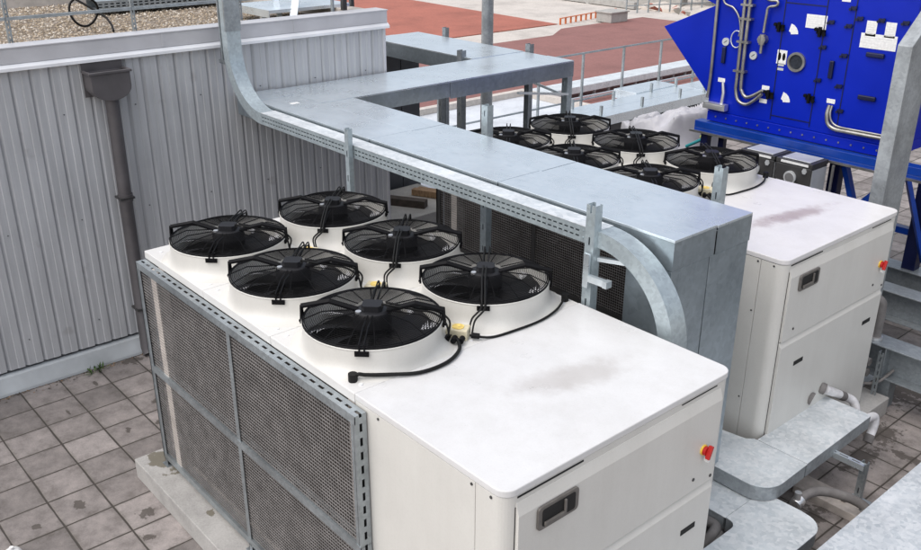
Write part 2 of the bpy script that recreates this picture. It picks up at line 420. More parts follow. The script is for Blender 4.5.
# ------------------------------------------------------------------ camera, world, light
cam = bpy.data.cameras.new('camera'); co = bpy.data.objects.new('camera', cam); COL.objects.link(co); S.camera = co
CL = V((6.50621, -3.13497, 5.10201)); yaw, pit, roll = R(139.0724), R(23.23535), R(.15703)
f = V((math.cos(yaw) * math.cos(pit), math.sin(yaw) * math.cos(pit), -math.sin(pit)))
r0 = f.cross(V((0, 0, 1))).normalized(); u0 = r0.cross(f)
rr_ = r0 * math.cos(roll) + u0 * math.sin(roll); uu = -r0 * math.sin(roll) + u0 * math.cos(roll)
mw = Matrix.Identity(4)
for i in range(3): mw[i][0] = rr_[i]; mw[i][1] = uu[i]; mw[i][2] = -f[i]; mw[i][3] = CL[i]
co.matrix_world = mw
cam.sensor_width = 36; cam.lens = 36 * 911.885 / 921; cam.clip_end = 5000; cam.clip_start = .05

SUN_EL, SUN_AZ = 58.0, -98.0      # azimuth: direction towards the sun, measured from +x
w = bpy.data.worlds.new('World'); S.world = w; w.use_nodes = True
nt = w.node_tree; bg = nt.nodes['Background']
sky = N(nt, 'ShaderNodeTexSky', sky_type='NISHITA'); sky.sun_disc = False
sky.sun_elevation = R(SUN_EL); sky.sun_rotation = R(90 - SUN_AZ); sky.air_density = 1.0; sky.dust_density = 4.0; sky.ozone_density = 1.0
hs = N(nt, 'ShaderNodeHueSaturation'); hs.inputs['Saturation'].default_value = .5
lk(nt, sky.outputs[0], hs.inputs['Color']); lk(nt, hs.outputs[0], bg.inputs['Color']); bg.inputs['Strength'].default_value = .15
sl = bpy.data.lights.new('sun', 'SUN'); so = bpy.data.objects.new('sun', sl); COL.objects.link(so)
sl.energy = 1.1; sl.angle = R(130); sl.color = (1, .97, .93)
sd = V((math.cos(R(SUN_EL)) * math.cos(R(SUN_AZ)), math.cos(R(SUN_EL)) * math.sin(R(SUN_AZ)), math.sin(R(SUN_EL))))
so.rotation_euler = sd.to_track_quat('Z', 'Y').to_euler(); so.location = (0, 0, 30)
S.view_settings.view_transform = 'Standard'; S.view_settings.look = 'None'; S.view_settings.exposure = 0.47; S.view_settings.gamma = 1
S.view_settings.use_curve_mapping = False
S.render.engine = 'CYCLES'

# ------------------------------------------------------------------ setting
b = MB(); b.add([(-900, -900, -4.3), (900, -900, -4.3), (900, 900, -4.3), (-900, 900, -4.3)], [(0, 1, 2, 3)])
struct(b.build('ground', 'sand', world=(0, 0, -4.3)))
# roof slab we stand on
b = MB(); b.prism([(-10.6, -14), (14, -14), (14, 30), (-7.3, 30), (-7.3, 13.85), (-10.6, 13.85)], 'z', -4.28, -.006)
struct(b.build('roof_slab', 'membrane', world=(0, 0, -.006)))
b = MB(); b.box(-7.3, -7.1, 13.86, 30, -.002, .14); b.box(-10.6, -10.4, -10, 13.85, -.002, .14); b.box(-10.4, -7.3, 13.65, 13.85, -.002, .14)
struct(b.build('roof_kerb', 'pale'))
b = MB(); b.add([(-4.9, -13.9, 0), (13.9, -13.9, 0), (13.9, 28, 0), (-4.9, 28, 0)], [(0, 1, 2, 3)])
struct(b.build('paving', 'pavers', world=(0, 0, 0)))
# red coated decks one storey lower
b = MB(); b.prism([(-75, 12), (-39.4, 12), (-39.2, 45.5), (-75, 47.5)], 'z', -4.296, -4.0)
struct(b.build('red_deck', 'redroof2'))
b = MB(); b.prism([(-35.9, 2), (-10.62, 2), (-10.62, 54.5), (-37.6, 53), (-37.4, 44), (-35.7, 41.4)], 'z', -4.296, -4.0)
struct(b.build('red_deck', 'redroof'))
b = MB(); b.prism([(-39.39, 2), (-35.91, 2), (-35.72, 41.4), (-37.42, 44), (-37.6, 53), (-30, 53.6), (-30, 56), (-80, 60), (-80, 47.7), (-39.19, 45.6)], 'z', -4.296, -4.06)
struct(b.build('pale_screed_strip', 'pale'))
# stepped banks of rubble beyond the decks
b = MB()
rng = random.Random(3)
nx, ny = 90, 30
vs = []; fs = []
for j in range(ny + 1):
    for i in range(nx + 1):
        x = -130 + 150 * i / nx; y = 57 + 60 * j / ny
        h = max(0, min(1, (y - 58) / 4)) * .9 + max(0, min(1, (y - 70) / 3)) * 1.1 + max(0, min(1, (y - 86) / 3)) * 1.4
        h += rng.uniform(-.3, .3) * (1 if 0 < j else 0) + .35 * math.sin(x * .3 + y * .2)
        vs.append((x, y, -4.6 + max(0, h) if j else -4.6))
for j in range(ny):
    for i in range(nx): a = j * (nx + 1) + i; fs.append((a, a + 1, a + nx + 2, a + nx + 1))
b.add(vs, fs); struct(b.build('terrain', 'pale'))
b = MB()
for k in range(900):
    x = rng.uniform(-70, -22); y = rng.uniform(56.5, 85); s = rng.uniform(.15, .7)
    P = [V((x + rng.uniform(-s, s), y + rng.uniform(-s, s), -4.2 + (.9 if y > 62 else .1) + (1.0 if y > 73 else 0) + rng.uniform(-.2, s * .7))) for _ in range(5)]
    b.add(P, [(0, 1, 2), (0, 2, 3), (0, 3, 1), (1, 2, 4), (2, 3, 4), (3, 1, 4)], rng.choice([0, 0, 1, 2]))
o = b.build('rubble', ['conc', 'pale', 'redroof2']); tag(o, 'pale broken rubble spread beyond the red decks', 'rubble', kind='stuff')
# long terrace walls
for (x0, x1, y, z, lab) in ((-62, -40, 61, -3.6, 'long low concrete terrace wall left beyond the red decks'), (-36, -18, 66, -3.4, 'long low concrete terrace wall right beyond the red decks')):
    b = MB(); b.box(x0, x1, y, y + .8, -4.3, z + .5); tag(b.build('terrace_wall', 'conc', bevel=.03), lab, 'wall')
b = MB(); b.box(-38.3, -36.9, 48.6, 50.4, -4.0, -3.35); b.box(-38.4, -36.8, 48.5, 50.5, -3.35, -3.25)
tag(b.build('concrete_block', 'conc', bevel=.03), 'square concrete upstand on the far corner of the red deck', 'concrete block')
b = MB()
for k in range(12): b.bar((-39.0 - .1 * k, 45.6 + k * .65, -4.06), (-39.0 - .1 * k, 45.6 + k * .65, -3.6), .1)
b.bar((-39, 45.6, -3.62), (-40.1, 52.9, -3.62), .12, .05); 
o = b.build('barrier_tape', 'orange'); tag(o, 'low orange barrier tape on short posts beside the red deck', 'barrier')
for (xa_, ya_, xb_, yb_, z_, lab) in ((-74, 58.2, -41, 56.4, -3.75, 'low kerb added as a shading line nearest the red decks'), (-70, 63.5, -30, 60.5, -3.2, 'low kerb added as a shading line halfway up the rubble bank'), (-66, 70, -26, 68, -2.3, 'low kerb added as a shading line highest on the rubble bank')):
    b = MB(); b.bar((xa_, ya_, z_), (xb_, yb_, z_), .5, .5); tag(b.build('bank_shading_line', 'conc'), lab, 'kerb', 'added shading lines on the rubble bank')  # bars added to draw dark shading lines across the rubble
b = MB()
for k in range(14): b.bar((-40 + k * .35, 54 + k * .9, -4.1), (-40 + k * .35, 54 + k * .9, -2.2), .09)
for z in (-2.3, -2.9, -3.5): b.bar((-40, 54, z), (-35.4, 65.7, z), .07)
tag(b.build('site_barrier', 'galv_dark'), 'grey site barrier climbing the bank behind the concrete upstand', 'barrier')

# ------------------------------------------------------------------ corrugated block on the left
bl = thing('plant_room_block', (-5.6, -2.5, 0), 'grey corrugated metal roof block with gravel top behind the chillers', 'building')
b = MB(); b.box(-8.2, -3.245, -9, 3.95, 0, 3.40); b.build('wall', 'dpanel', bl)
b = MB()
prof = []
y = -9.0; per = .190; ph = -.61 - math.floor((-.61 + 9) / per) * per
y = ph - per
while y < 3.9:
    prof += [(y, 0), (y + .003, -.030), (y + .016, -.030), (y + .046, -.003), (y + .118, -.006), (y + .124, 0)]
    y += per
prof = [(max(-9.0, min(3.945, a)), d) for a, d in prof]; prof += [(3.9449, 0)]; prof = [prof[0]] + [p for i, p in enumerate(prof[1:]) if p[0] > prof[i][0]]
vs = [(-3.2 + d, a, z) for z in (.25, 3.43) for a, d in prof]; n = len(prof)
b.add(vs, [(i, i + 1, n + i + 1, n + i) for i in range(n - 1)])
b.build('cladding', 'clad', bl)
b = MB(); b.box(-3.24, -3.185, 3.945, 3.985, .22, 3.43); b.build('corner_trim', 'coping', bl, .004)
b = MB(); b.box(-3.42, -3.165, -9, 4.0, 3.47, 3.62); b.box(-3.42, -3.155, -9, 4.01, 3.62, 3.632)
for yy in (-2.1, .98, 2.62): b.box(-3.164, -3.160, yy, yy + .03, 3.475, 3.618)
b.build('coping', 'coping', bl, .004)
b = MB(); b.prism([(-3.24, 3.405), (-3.135, 3.405), (-3.135, 3.435), (-3.17, 3.467), (-3.24, 3.467)], 'y', -9, 4.015); b.build('drip_trim', 'trimw', bl)
b = MB(); b.prism([(-3.24, 0), (-3.13, 0), (-3.13, .03), (-3.165, .20), (-3.24, .215)], 'y', -9, 3.99); b.build('base_flashing', 'flash', bl)
b = MB(); b.box(-8.2, -7.85, -9, 4.0, 3.4, 3.6); b.box(-7.85, -3.42, 3.75, 4.0, 3.4, 3.6); b.build('parapet', 'pale', bl, .01)
# screws
b = MB()
for k in range(11):
    yy = ph + per * (30 + 1.5 * k * 1) - .0
for yy, zz in [(ph + per * k + .09, z) for k in range(30, 68, 4) for z in (2.9, 1.75, .55)]: b.cyl((-3.205, yy, zz), (-3.192, yy, zz), .006, 8)
b.build('cladding_screws', 'dpanel', bl)
b = MB(); b.add([(-7.85, -9, 3.45), (-3.42, -9, 3.45), (-3.42, 3.75, 3.45), (-7.85, 3.75, 3.45)], [(0, 1, 2, 3)])
rng = random.Random(11)
for k in range(11000):
    x = rng.uniform(-7.8, -3.5); y = rng.uniform(-2.6, 3.7); s = rng.uniform(.010, .024); z = 3.455
    P = [(x + s * rng.uniform(.7, 1.2), y, z), (x, y + s * rng.uniform(.7, 1.2), z), (x - s * rng.uniform(.7, 1.2), y, z), (x, y - s * rng.uniform(.7, 1.2), z), (x + rng.uniform(-.3, .3) * s, y, z + s * rng.uniform(.6, 1))]
    b.add(P, [(0, 1, 4), (1, 2, 4), (2, 3, 4), (3, 0, 4)], 1)
tag(b.build('roof_gravel', ['gravel', 'pebble']), 'tan pebble gravel spread on the corrugated block roof', 'gravel', kind='stuff')

# hopper and downpipe
t = thing('rain_hopper', (-3.1, .32, 0), 'brown-grey rain hopper with downpipe fixed to the corrugated wall', 'downpipe')
b = MB()
hp = [(.10, 3.31), (.10, 3.16)] + [(.305 + .205 * math.cos(R(a)), 3.16 + .135 * math.sin(R(a))) for a in range(195, 361, 15)] + [(.51, 3.31)]
inn = [(.12, 3.31), (.12, 3.16)] + [(.305 + .185 * math.cos(R(a)), 3.16 + .115 * math.sin(R(a))) for a in range(195, 361, 15)] + [(.49, 3.31)]
for P, x0, x1 in ((hp, -2.965, -2.945), (hp, -3.155, -3.135)): b.prism(P, 'x', x0, x1)
for i in range(len(hp) - 1):
    a0, a1 = hp[i], hp[i + 1]; c0, c1 = inn[i], inn[i + 1]
    b.add([(x, *p) for x in (-3.137, -2.963) for p in (a0, a1, c1, c0)], [(0, 1, 5, 4), (2, 3, 7, 6), (0, 3, 2, 1), (4, 5, 6, 7)])
b.box(-2.975, -2.93, .082, .528, 3.305, 3.33); b.box(-3.16, -2.975, .082, .11, 3.305, 3.33); b.box(-3.16, -2.975, .50, .528, 3.305, 3.33); b.box(-3.165, -3.156, .09, .52, 3.05, 3.40)
b.build('hopper', 'hopper', t, .004)
b = MB(); b.tube([(-3.07, .325, 3.05), (-3.07, .325, 2.93), (-3.075, .315, 1.8), (-3.08, .31, .10), (-3.03, .31, .03)], .07, 20); b.cyl((-3.07, .32, 1.98), (-3.075, .32, 1.90), .076, 20); b.build('downpipe', 'hopper', t)
for z in (1.93, .6):
    b = MB(); b.box(-3.17, -2.995, .235, .395, z, z + .02); b.build('pipe_clip', 'dgrey', t)

# railing on the block roof
t = thing('roof_railing', (-3.5, .8, 3.45), 'galvanised slotted-post railing along the edge of the gravel roof', 'railing')
for y in (-1.74, -.46, .82, 2.1, 3.38):
    b = MB()
    b.slotted((-3.50, y, 3.40), (0, 0, 1), (0, 1, 0), (1, 0, 0), 1.25, .045, .005, 1, .028, .05, .012)
    b.obox((-3.50, y, 3.40), (0, 0, 1), (0, 1, 0), (1, 0, 0), 0, 1.25, -.005, 0, 0, .045)
    b.build('post', 'galv_dark', t)
b = MB()
for z in (3.86, 4.25, 4.62): b.bar((-3.47, -4, z), (-3.47, 3.6, z), .03, .03)
b.build('rail', 'galv_dark', t)
# things on the gravel roof
b = MB(); b.box(-6.6, -6.2, 1.45, 3.6, 3.50, 3.53); b.slotted((-6.2, 1.45, 3.53), (0, 1, 0), (0, 0, 1), (1, 0, 0), 2.15, .11, .004, 2, .05, .08, .018); b.box(-6.6, -6.596, 1.45, 3.6, 3.53, 3.64); b.box(-6.6, -6.2, 1.45, 3.6, 3.641, 3.645)
tag(b.build('roof_cable_tray', 'galv_dark'), 'galvanised perforated cable tray lying on the far gravel', 'cable tray')
b = MB(); pts = [(-5.15 + .04 * math.sin(a * 2), .90 + .17 * math.cos(a), 3.66 + .17 * math.sin(a)) for a in [R(80 + i * 12) for i in range(34)]]
pts = [(-5.4, 1.35, 3.9)] + pts + [(-4.9, 1.07, 3.6), (-4.6, 1.02, 3.48)]
b.tube(smooth_path(pts, 2), .014, 8); tag(b.build('cable_loop', 'cable'), 'black cable coiled in a loop above the gravel roof', 'cable')
b = MB(); b.box(-4.9, -3.95, 2.75, 4.0, 3.60, 3.64); b.box(-4.9, -3.95, 2.75, 2.76, 3.55, 3.60); b.bar((-4.1, 3.0, 3.45), (-4.55, 3.1, 4.2), .06, .06); b.bar((-3.75, 2.96, 3.45), (-4.9, 3.9, 4.4), .09, .06)
b.bar((-4.3, 2.85, 3.45), (-4.3, 2.85, 3.62), .05); b.bar((-4.6, 3.9, 3.45), (-4.6, 3.9, 3.62), .05)
tag(b.build('raised_roof_tray', 'galv'), 'pale galvanised tray with sloping struts on the right of the gravel roof', 'cable tray')
b = MB(); b.bar((-3.66, 3.68, 3.6), (-3.66, 3.68, 4.7), .06); b.bar((-3.95, 4.0, 3.4), (-3.95, 4.0, 4.7), .05); b.bar((-3.66, 3.68, 3.76), (-3.95, 4.0, 3.76), .03)
tag(b.build('guard_post_frame', 'dgrey'), 'dark post frame at the right corner of the gravel roof', 'post')

# ------------------------------------------------------------------ chillers
def make_fan(parent, cx, cy):
    z = 2.272
    b = MB()
    seg = 96; rows = []
    for zz in (0, .003, .010, .020, .034, .052, .075, .10, .13, .155, .165):
        t = (1 - zz / .165) ** 6; row = []
        for k in range(seg):
            th = 2 * math.pi * k / seg; c_, s_ = math.cos(th), math.sin(th)
            rb = min(.555, .4915 / max(abs(c_), abs(s_)))
            r = .466 + .004 * (1 - zz / .165) + (rb - .470) * t
            row.append((cx + r * c_, cy + r * s_, z + zz))
        rows.append(row)
    vs = [p for row in rows for p in row]
    b.add(vs, [(i * seg + k, i * seg + (k + 1) % seg, (i + 1) * seg + (k + 1) % seg, (i + 1) * seg + k) for i in range(len(rows) - 1) for k in range(seg)], 0, True)
    b.lathe([(.466, .165), (.470, .172), (.470, .180), (.452, .180), (.448, .172), (.446, .03), (.446, .012)], (cx, cy, z), 96)
    b.lathe([(.446, .012), (.0005, .012)], (cx, cy, z), 40, 1)
    fan = b.build('fan', ['bell', 'dark'], parent)
    # grille
    b = MB(); zc = z + .19
    def dome(r): return .056 * min(1.0, (.464 - r) / .135)
    nr = 28
    for i in range(nr + 1):
        r = .135 + (.462 - .135) * i / nr
        w_ = .0019 if i not in (nr, nr - 1) else .0045
        b.tube([(cx + r * math.cos(a), cy + r * math.sin(a), zc + dome(r)) for a in [2 * math.pi * k / 56 for k in range(56)]], w_, 4, False, closed=True)
    for k in range(16):
        a = 2 * math.pi * (k + .5) / 16
        b.tube([(cx + r * math.cos(a), cy + r * math.sin(a), zc + dome(r) - .004) for r in (.13, .33, .462)], .0045, 4)
    # rim band
    b.lathe([(.462, -.014), (.467, -.014), (.467, .004), (.462, .004)], (cx, cy, zc), 56)
    b.build('grille', 'wire', fan)
    # support arms (pairs of bent bars)
    b = MB()
    for k, thick in ((0, 1), (1, .55), (2, 1), (3, .55)):
        a = R(46 + 90 * k) ; d = V((math.cos(a), math.sin(a), 0)); s_ = V((-d.y, d.x, 0))
        for sgn in (-1, 1):
            off = s_ * ((.013 if thick == 1 else .016) * sgn)
            P = [V((cx, cy, zc - .03)) + d * .474, V((cx, cy, zc + .026)) + d * .474, V((cx, cy, zc + .066)) + d * .285 if thick == 1 else V((cx, cy, zc + .06)) + d * .30, V((cx, cy, zc + .045)) + d * .10]
            if thick == 1: P[1].z += .034; P[2].z += .034
            P = [p + off for p in P]
            b.tube(P,   .0145 if thick == 1 else .006, 6, smooth=False)
        b.obox(V((cx, cy, zc - .05)) + d * .468, s_, d, (0, 0, 1), -.045, .045, 0, .014, 0, .032)
        for sgn in (-1, 1): b.cyl(V((cx, cy, zc - .035)) + d * .48 + s_ * .03 * sgn, V((cx, cy, zc - .035)) + d * .489 + s_ * .03 * sgn, .008, 6)
    b.build('support_arms', 'black', fan)
    # motor with terminal box
    b = MB()
    b.lathe([(.0005, -.10), (.125, -.10), (.13, -.02), (.12, .02), (.09, .032), (.0005, .035)], (cx, cy, zc + .02), 28)
    mo = b
    ang = R(46)
    u = V((math.cos(ang), math.sin(ang), 0)); v_ = V((-u.y, u.x, 0))
    pl = [(-.07, -.04), (-.05, -.06), (.05, -.06), (.07, -.04), (.07, .045), (.05, .065), (-.05, .065), (-.07, .045)]
    vs = [V((cx, cy, zc + .04)) + u * p + v_ * q for p, q in pl] + [V((cx, cy, zc + .092)) + u * p * .94 + v_ * q * .94 for p, q in pl]
    mo.add(vs, [tuple(range(8))[::-1], tuple(range(8, 16))] + [(i, (i + 1) % 8, 8 + (i + 1) % 8, 8 + i) for i in range(8)])
    for p, q in ((-.085, -.055), ): mo.tube([V((cx, cy, zc + .02)) + u * p + v_ * q, V((cx, cy, zc + .058)) + u * p + v_ * q], .020, 10, mi=1)
    mo.build('motor', ['motor', 'alu'], fan)
    # blades with serrated trailing edges
    b = MB(); nb = 8
    for k in range(nb):
        a0 = 2 * math.pi * k / nb + cx * 1.37 + cy * 2.9; rows = 7; cols = 5; vs = []
        for i in range(rows):
            t = i / (rows - 1); r = .12 + .315 * t
            sweep = .30 * t * t; wd = .80 - .10 * t
            for j in range(cols):
                q_ = j / (cols - 1); a = a0 + sweep + wd * (q_ - .5)
                vs.append((cx + r * math.cos(a), cy + r * math.sin(a), z + .055 + .080 * (q_ - .5) + .012 * math.sin(q_ * math.pi)))
        fs = [(i * cols + j, i * cols + j + 1, (i + 1) * cols + j + 1, (i + 1) * cols + j) for i in range(rows - 1) for j in range(cols - 1)]
        b.add(vs, fs, 0, True)
        for i in range(6):
            t = .66 + .30 * i / 5; r = .12 + .315 * t; sweep = .30 * t * t; wd = .80 - .10 * t
            a = a0 + sweep + wd * .5; zz = z + .055 + .040; da = .10 + .05 * (i % 3)
            P = [(cx + (r + e) * math.cos(a + s), cy + (r + e) * math.sin(a + s), zz + h) for e, s, h in ((-.008, -.05, -.004), (.008, -.05, -.004), (.010, da, .014))]
            b.add(P, [(0, 1, 2)], 1)
    b.build('blades', ['blade', 'teeth'], fan)
    return fan

def make_chiller():
    root = thing('chiller', (1.6, .505, .2), '', 'chiller', 'rooftop chillers with six fans each')
    # coil section
    b = MB(); b.box(-.578, 2.46, -.455, 1.465, .301, 2.204); b.build('coil', 'coil', root)
    b = MB()
    for x0, x1, g_ in ((-.335, -.235, .0765), (2.40, 2.478, 0)):
        b.box(x0, x1, -.488 - g_, -.456, .30, 2.20); b.box(x0, x1, 1.466, 1.498 + g_, .30, 2.20)
    b.box(-.58, 2.478, -.488, 1.498, .225, .30)
    b.build('casing', 'strip2', root, .004)
    # fan deck: three plates with a folded skirt
    b = MB()
    for x0, x1 in ((-.585, .482), (.485, 1.482), (1.485, 2.482)):
        b.box(x0, x1, -.492, 1.502, 2.205, 2.272)
    for x in (-.46, .42, .55, 1.42, 1.55, 2.42):
        for y in (-.40, .505, 1.41): b.cyl((x, y, 2.271), (x, y, 2.278), .013, 8, 1)
    b.build('fan_deck', ['white', 'trimw'], root, .006)
    # control cabinet
    b = MB()
    b.prism(rrect(2.486, 3.575, -.489, 1.499, .002, ''), 'z', .225, 2.228)
    b.prism(rrect(3.579, 3.80, -.489, 1.499, .085, 'ad', 8), 'z', .225, 2.228, 0)
    b.build('cabinet', 'cab', root, .003)
    b = MB(); b.prism(rrect(2.487, 3.806, -.493, 1.503, .085, 'ad', 10), 'z', 2.232, 2.276)
    b.build('cabinet_lid', 'lid1', root, .006)
    b = MB()
    for x in (2.72, 3.55, 3.70): b.cyl((x, -.488, 2.205), (x, -.494, 2.205), .009, 8)
    for x, z in ((3.55, 1.75), (3.55, .9)): b.cyl((x, -.488, z), (x, -.494, z), .008, 8)
    b.build('screws', 'dgrey', root)
    # front panels: chamfered top edges
    b = MB(); b.prism([(3.80, 1.515), (3.826, 1.515), (3.826, 2.11), (3.803, 2.185), (3.80, 2.185)], 'y', -.41, 1.385)
    d = b.build('door', 'cab', root, .003)
    b = MB(); b.prism([(3.800, .24), (3.832, .24), (3.832, 1.455), (3.806, 1.50), (3.80, 1.50)], 'y', -.41, 1.385)
    lp = b.build('lower_panel', 'cab', root, .003)
    for q in ((3.800, 3.804, -.40, .10, 2.212, 2.222), (3.800, 3.804, .98, 1.34, 2.214, 2.220), (3.800, 3.803, -.4145, -.411, .24, 2.16)):
        b = MB(); b.box(*q); b.build('shadow_gap', 'dark', root)
    # handle on the door
    b = MB()
    b.prism(rrect(-.28, .035, 1.955, 2.105, .025, n=3), 'x', 3.8262, 3.842)
    h = b.build('handle', 'handle', d, .004)
    b = MB(); b.prism(rrect(-.25, .005, 1.975, 2.085, .015, n=3), 'x', 3.8425, 3.8445); b.build('recess', 'dark', d)
    b = MB(); b.box(3.846, 3.860, -.24, -.09, 1.985, 2.008); b.box(3.846, 3.858, -.09, -.075, 1.985, 2.08); b.build('latch', 'handle', d, .003)
    b = MB()
    for y, z in ((1.16, 1.605), (-.25, 1.60), (1.352, 1.55)): b.cyl((3.826, y, z), (3.831, y, z), .012, 8)
    b.build('lock', 'dgrey', d)
    # rotary isolator
    b = MB(); b.tube([(3.8262, 1.235, 1.80), (3.838, 1.235, 1.80)], .036, 24); sw = b.build('isolator_plate', 'yellow', d)
    b = MB(); b.tube([(3.8385, 1.235, 1.80), (3.858, 1.235, 1.80)], .031, 20); b.obox((3.858, 1.235, 1.80), (0, .35, .94), (0, -.94, .35), (1, 0, 0), -.046, .046, -.011, .011, 0, .030)
    k = b.build('isolator_knob', 'red', d, .004)
    b = MB(); b.box(3.8385, 3.87, 1.235, 1.255, 1.722, 1.752); b.build('padlock_tab', 'paper', d)
    for y in (-.15, 1.08):
        b = MB(); b.box(3.8322, 3.836, y, y + .15, 1.205, 1.245); b.build('vent_slot', 'dark', lp)
    # coil guards both sides
    for side in (-1, 1):
        yo = -.552 if side < 0 else 1.562
        def Y(a): return yo + side * a
        b = MB()
        ya, yb = sorted((Y(-.053), Y(.03)))
        x0, x1 = -.565, 2.61
        n = (0, side, 0)
        for zt in (2.145, 1.175, .262):
            b.slotted((x0, ya, zt + .056), (1, 0, 0), (0, 1, 0), (0, 0, 1), x1 - x0, yb - ya, .004, 1, .058, .10, .020)
            b.obox((0, Y(.03), 0), (1, 0, 0), (0, 0, 1), n, x0, x1, zt, zt + .056, -.004, 0)
        for xv in (-.565, .985, 2.555):
            b.obox((0, Y(.026), 0), (1, 0, 0), (0, 0, 1), n, xv, xv + .05, .262, 2.20, -.004, -.0005)
        xs = (-.565, 2.606)
        for xx in xs: b.obox((xx - .022, ya + .004, .262), (0, 0, 1), (0, 1, 0), (1, 0, 0), 0, 1.93, 0, yb - ya - .008, 0, .003, 1)  # dark plate painted as the shade inside the deep channel
        for xx in xs: b.slotted((xx, ya, .262), (0, 0, 1), (0, 1, 0), (1, 0, 0), 1.938, yb - ya, .004, 1, .058, .10, .020)
        for xf in (-.56, 1.0, 2.56):
            b.box(xf, xf + .004, ya, yb, .205, .27); b.box(xf, xf + .045, ya, ya + .004, .205, .27); b.box(xf - .03, xf + .075, ya - .02, yb + .02, .2, .206)
        g = b.build('coil_guard', ['galv_dark', 'dark'], root)
        b = MB(); yw = Y(.012); r_ = .0023
        zz = .29
        while zz < 2.15: b.box(-.55, 2.60, yw - r_, yw + r_, zz - r_, zz + r_); zz += .0275
        xx = -.54
        while xx < 2.6: b.box(xx - .0018, xx + .0018, yw + r_, yw + 3 * r_, .27, 2.16); xx += .0275
        b.build('wire_mesh', 'meshwire', g)
    for i in range(3):
        for j in range(2): make_fan(root, i * 1.0, j * 1.014)
    # junction boxes and their cables
    for i in range(3):
        jx, jy = .43 + i * .945, .475
        b = MB(); b.obox((jx, jy, 2.2725), (.82, .57, 0), (-.57, .82, 0), (0, 0, 1), -.075, .075, -.055, .055, 0, .075)
        jb = b.build('junction_box', 'jbox', root, .008)
        b = MB(); b.cyl((jx, jy, 2.348), (jx, jy, 2.352), .042, 14); b.build('label_disc', 'jlid', jb)
        for p, q in ((-.05, -.075), (.0, -.08), (.05, -.075), (.098, -.02)):
            b = MB()
            c = V((jx, jy, 2.305)) + V((.82, .57, 0)) * p + V((-.57, .82, 0)) * q
            dd = V((.57, -.82, 0)) if q < -.05 else V((.82, .57, 0))
            b.tube([c, c + dd * .055], .020, 10); b.build('cable_gland', 'black', jb)
        b = MB()
        # from the near-left fan: right-hand arm end down to the box
        e = V((i + .474 * math.cos(R(46)), .474 * math.sin(R(46)), 2.46))
        for s_ in (-.018, .018):
            b.tube(smooth_path([(i + .06, .05 + s_, 2.56), (i + .2, .2 + s_, 2.525), (e.x - .04, e.y - .04 + s_, 2.50), (e.x + .025, e.y + .01 + s_, 2.44), (e.x + .05, e.y + .0, 2.36), (jx - .0, jy - .08 + s_, 2.305)], 5), .007, 6)
        # from the far-right fan: front arm end down to the box
        a = R(226 + 90); e = V((i + .474 * math.cos(a), 1.014 + .474 * math.sin(a), 2.46))
        for s_ in (-.016, .016):
            b.tube(smooth_path([(i + .03 + s_, .98, 2.56), (i + .17 + s_, .84, 2.55), (e.x + s_, e.y, 2.50), (e.x + .025 + s_, e.y - .03, 2.44), (e.x + .0 + s_, e.y - .09, 2.37), (jx + .07 + s_, jy + .05, 2.31)], 5), .007, 6)
        # stiff loops standing up behind each motor
        for jy2 in (0, 1.014):
            for s_ in (-.02, .02):
                d_ = V((math.cos(R(136)), math.sin(R(136)), 0)); n_ = V((-d_.y, d_.x, 0)) * s_ + V((i, jy2, 0))
                b.tube(smooth_path([n_ + d_ * r_ + V((0, 0, z_)) for r_, z_ in ((.06, 2.545), (.2, 2.54), (.33, 2.528), (.42, 2.525), (.472, 2.50), (.485, 2.42))], 4), .006, 6)
        b.build('fan_cables', 'cable', jb)
    b = MB()
    b.tube(smooth_path([(2.40, .40, 2.31), (2.50, .33, 2.295), (2.575, .16, 2.292), (2.565, -.05, 2.292), (2.47, -.23, 2.302), (2.40, -.345, 2.312), (2.375, -.385, 2.32), (2.355, -.405, 2.29)], 6), .0125, 8)
    b.tube(smooth_path([(2.41, .50, 2.31), (2.49, .62, 2.286), (2.525, .82, 2.288), (2.53, 1.06, 2.288), (2.49, 1.26, 2.294), (2.40, 1.44, 2.30)], 6), .009, 8)
    b.cyl((2.352, -.41, 2.27), (2.352, -.41, 2.325), .03, 12); b.cyl((2.39, 1.455, 2.27), (2.39, 1.455, 2.33), .028, 12)
    b.build('supply_cable', 'cable', root)
    b = MB()
    for x in (-.3, 1.2, 2.6, 3.6):
        for y in (-.35, 1.36): b.box(x - .06, x + .06, y - .06, y + .06, .2, .226)
    b.build('foot', 'dgrey', root)
    return root
ch = make_chiller()
ch['label'] = 'cream chiller with six fans in the foreground with a faint grey smudge'
OX, OY = -.7476, 3.8626
ch2 = copy_tree(ch); ch2.location = ch.location + V((OX, OY, 0))
ch2['label'] = 'cream chiller behind the silver duct with a brown smudge on its lid'
for c in children(ch2):
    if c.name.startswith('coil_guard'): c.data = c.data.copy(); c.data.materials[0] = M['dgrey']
    if c.name.startswith('cabinet_lid'): c.data = c.data.copy(); c.data.materials[0] = M['lid2']
for dx, dy, lab in ((0, 0, 'long concrete plinth under the foreground chiller with a brown stain'), (OX, OY, 'long concrete plinth under the chiller behind the silver duct')):
    b = MB(); b.box(-.815 + dx, 3.97 + dx, -.775 + dy, 1.76 + dy, .0, .2)
    tag(b.build('concrete_plinth', 'pad', bevel=.008), lab, 'plinth', 'concrete plinths under the chillers')

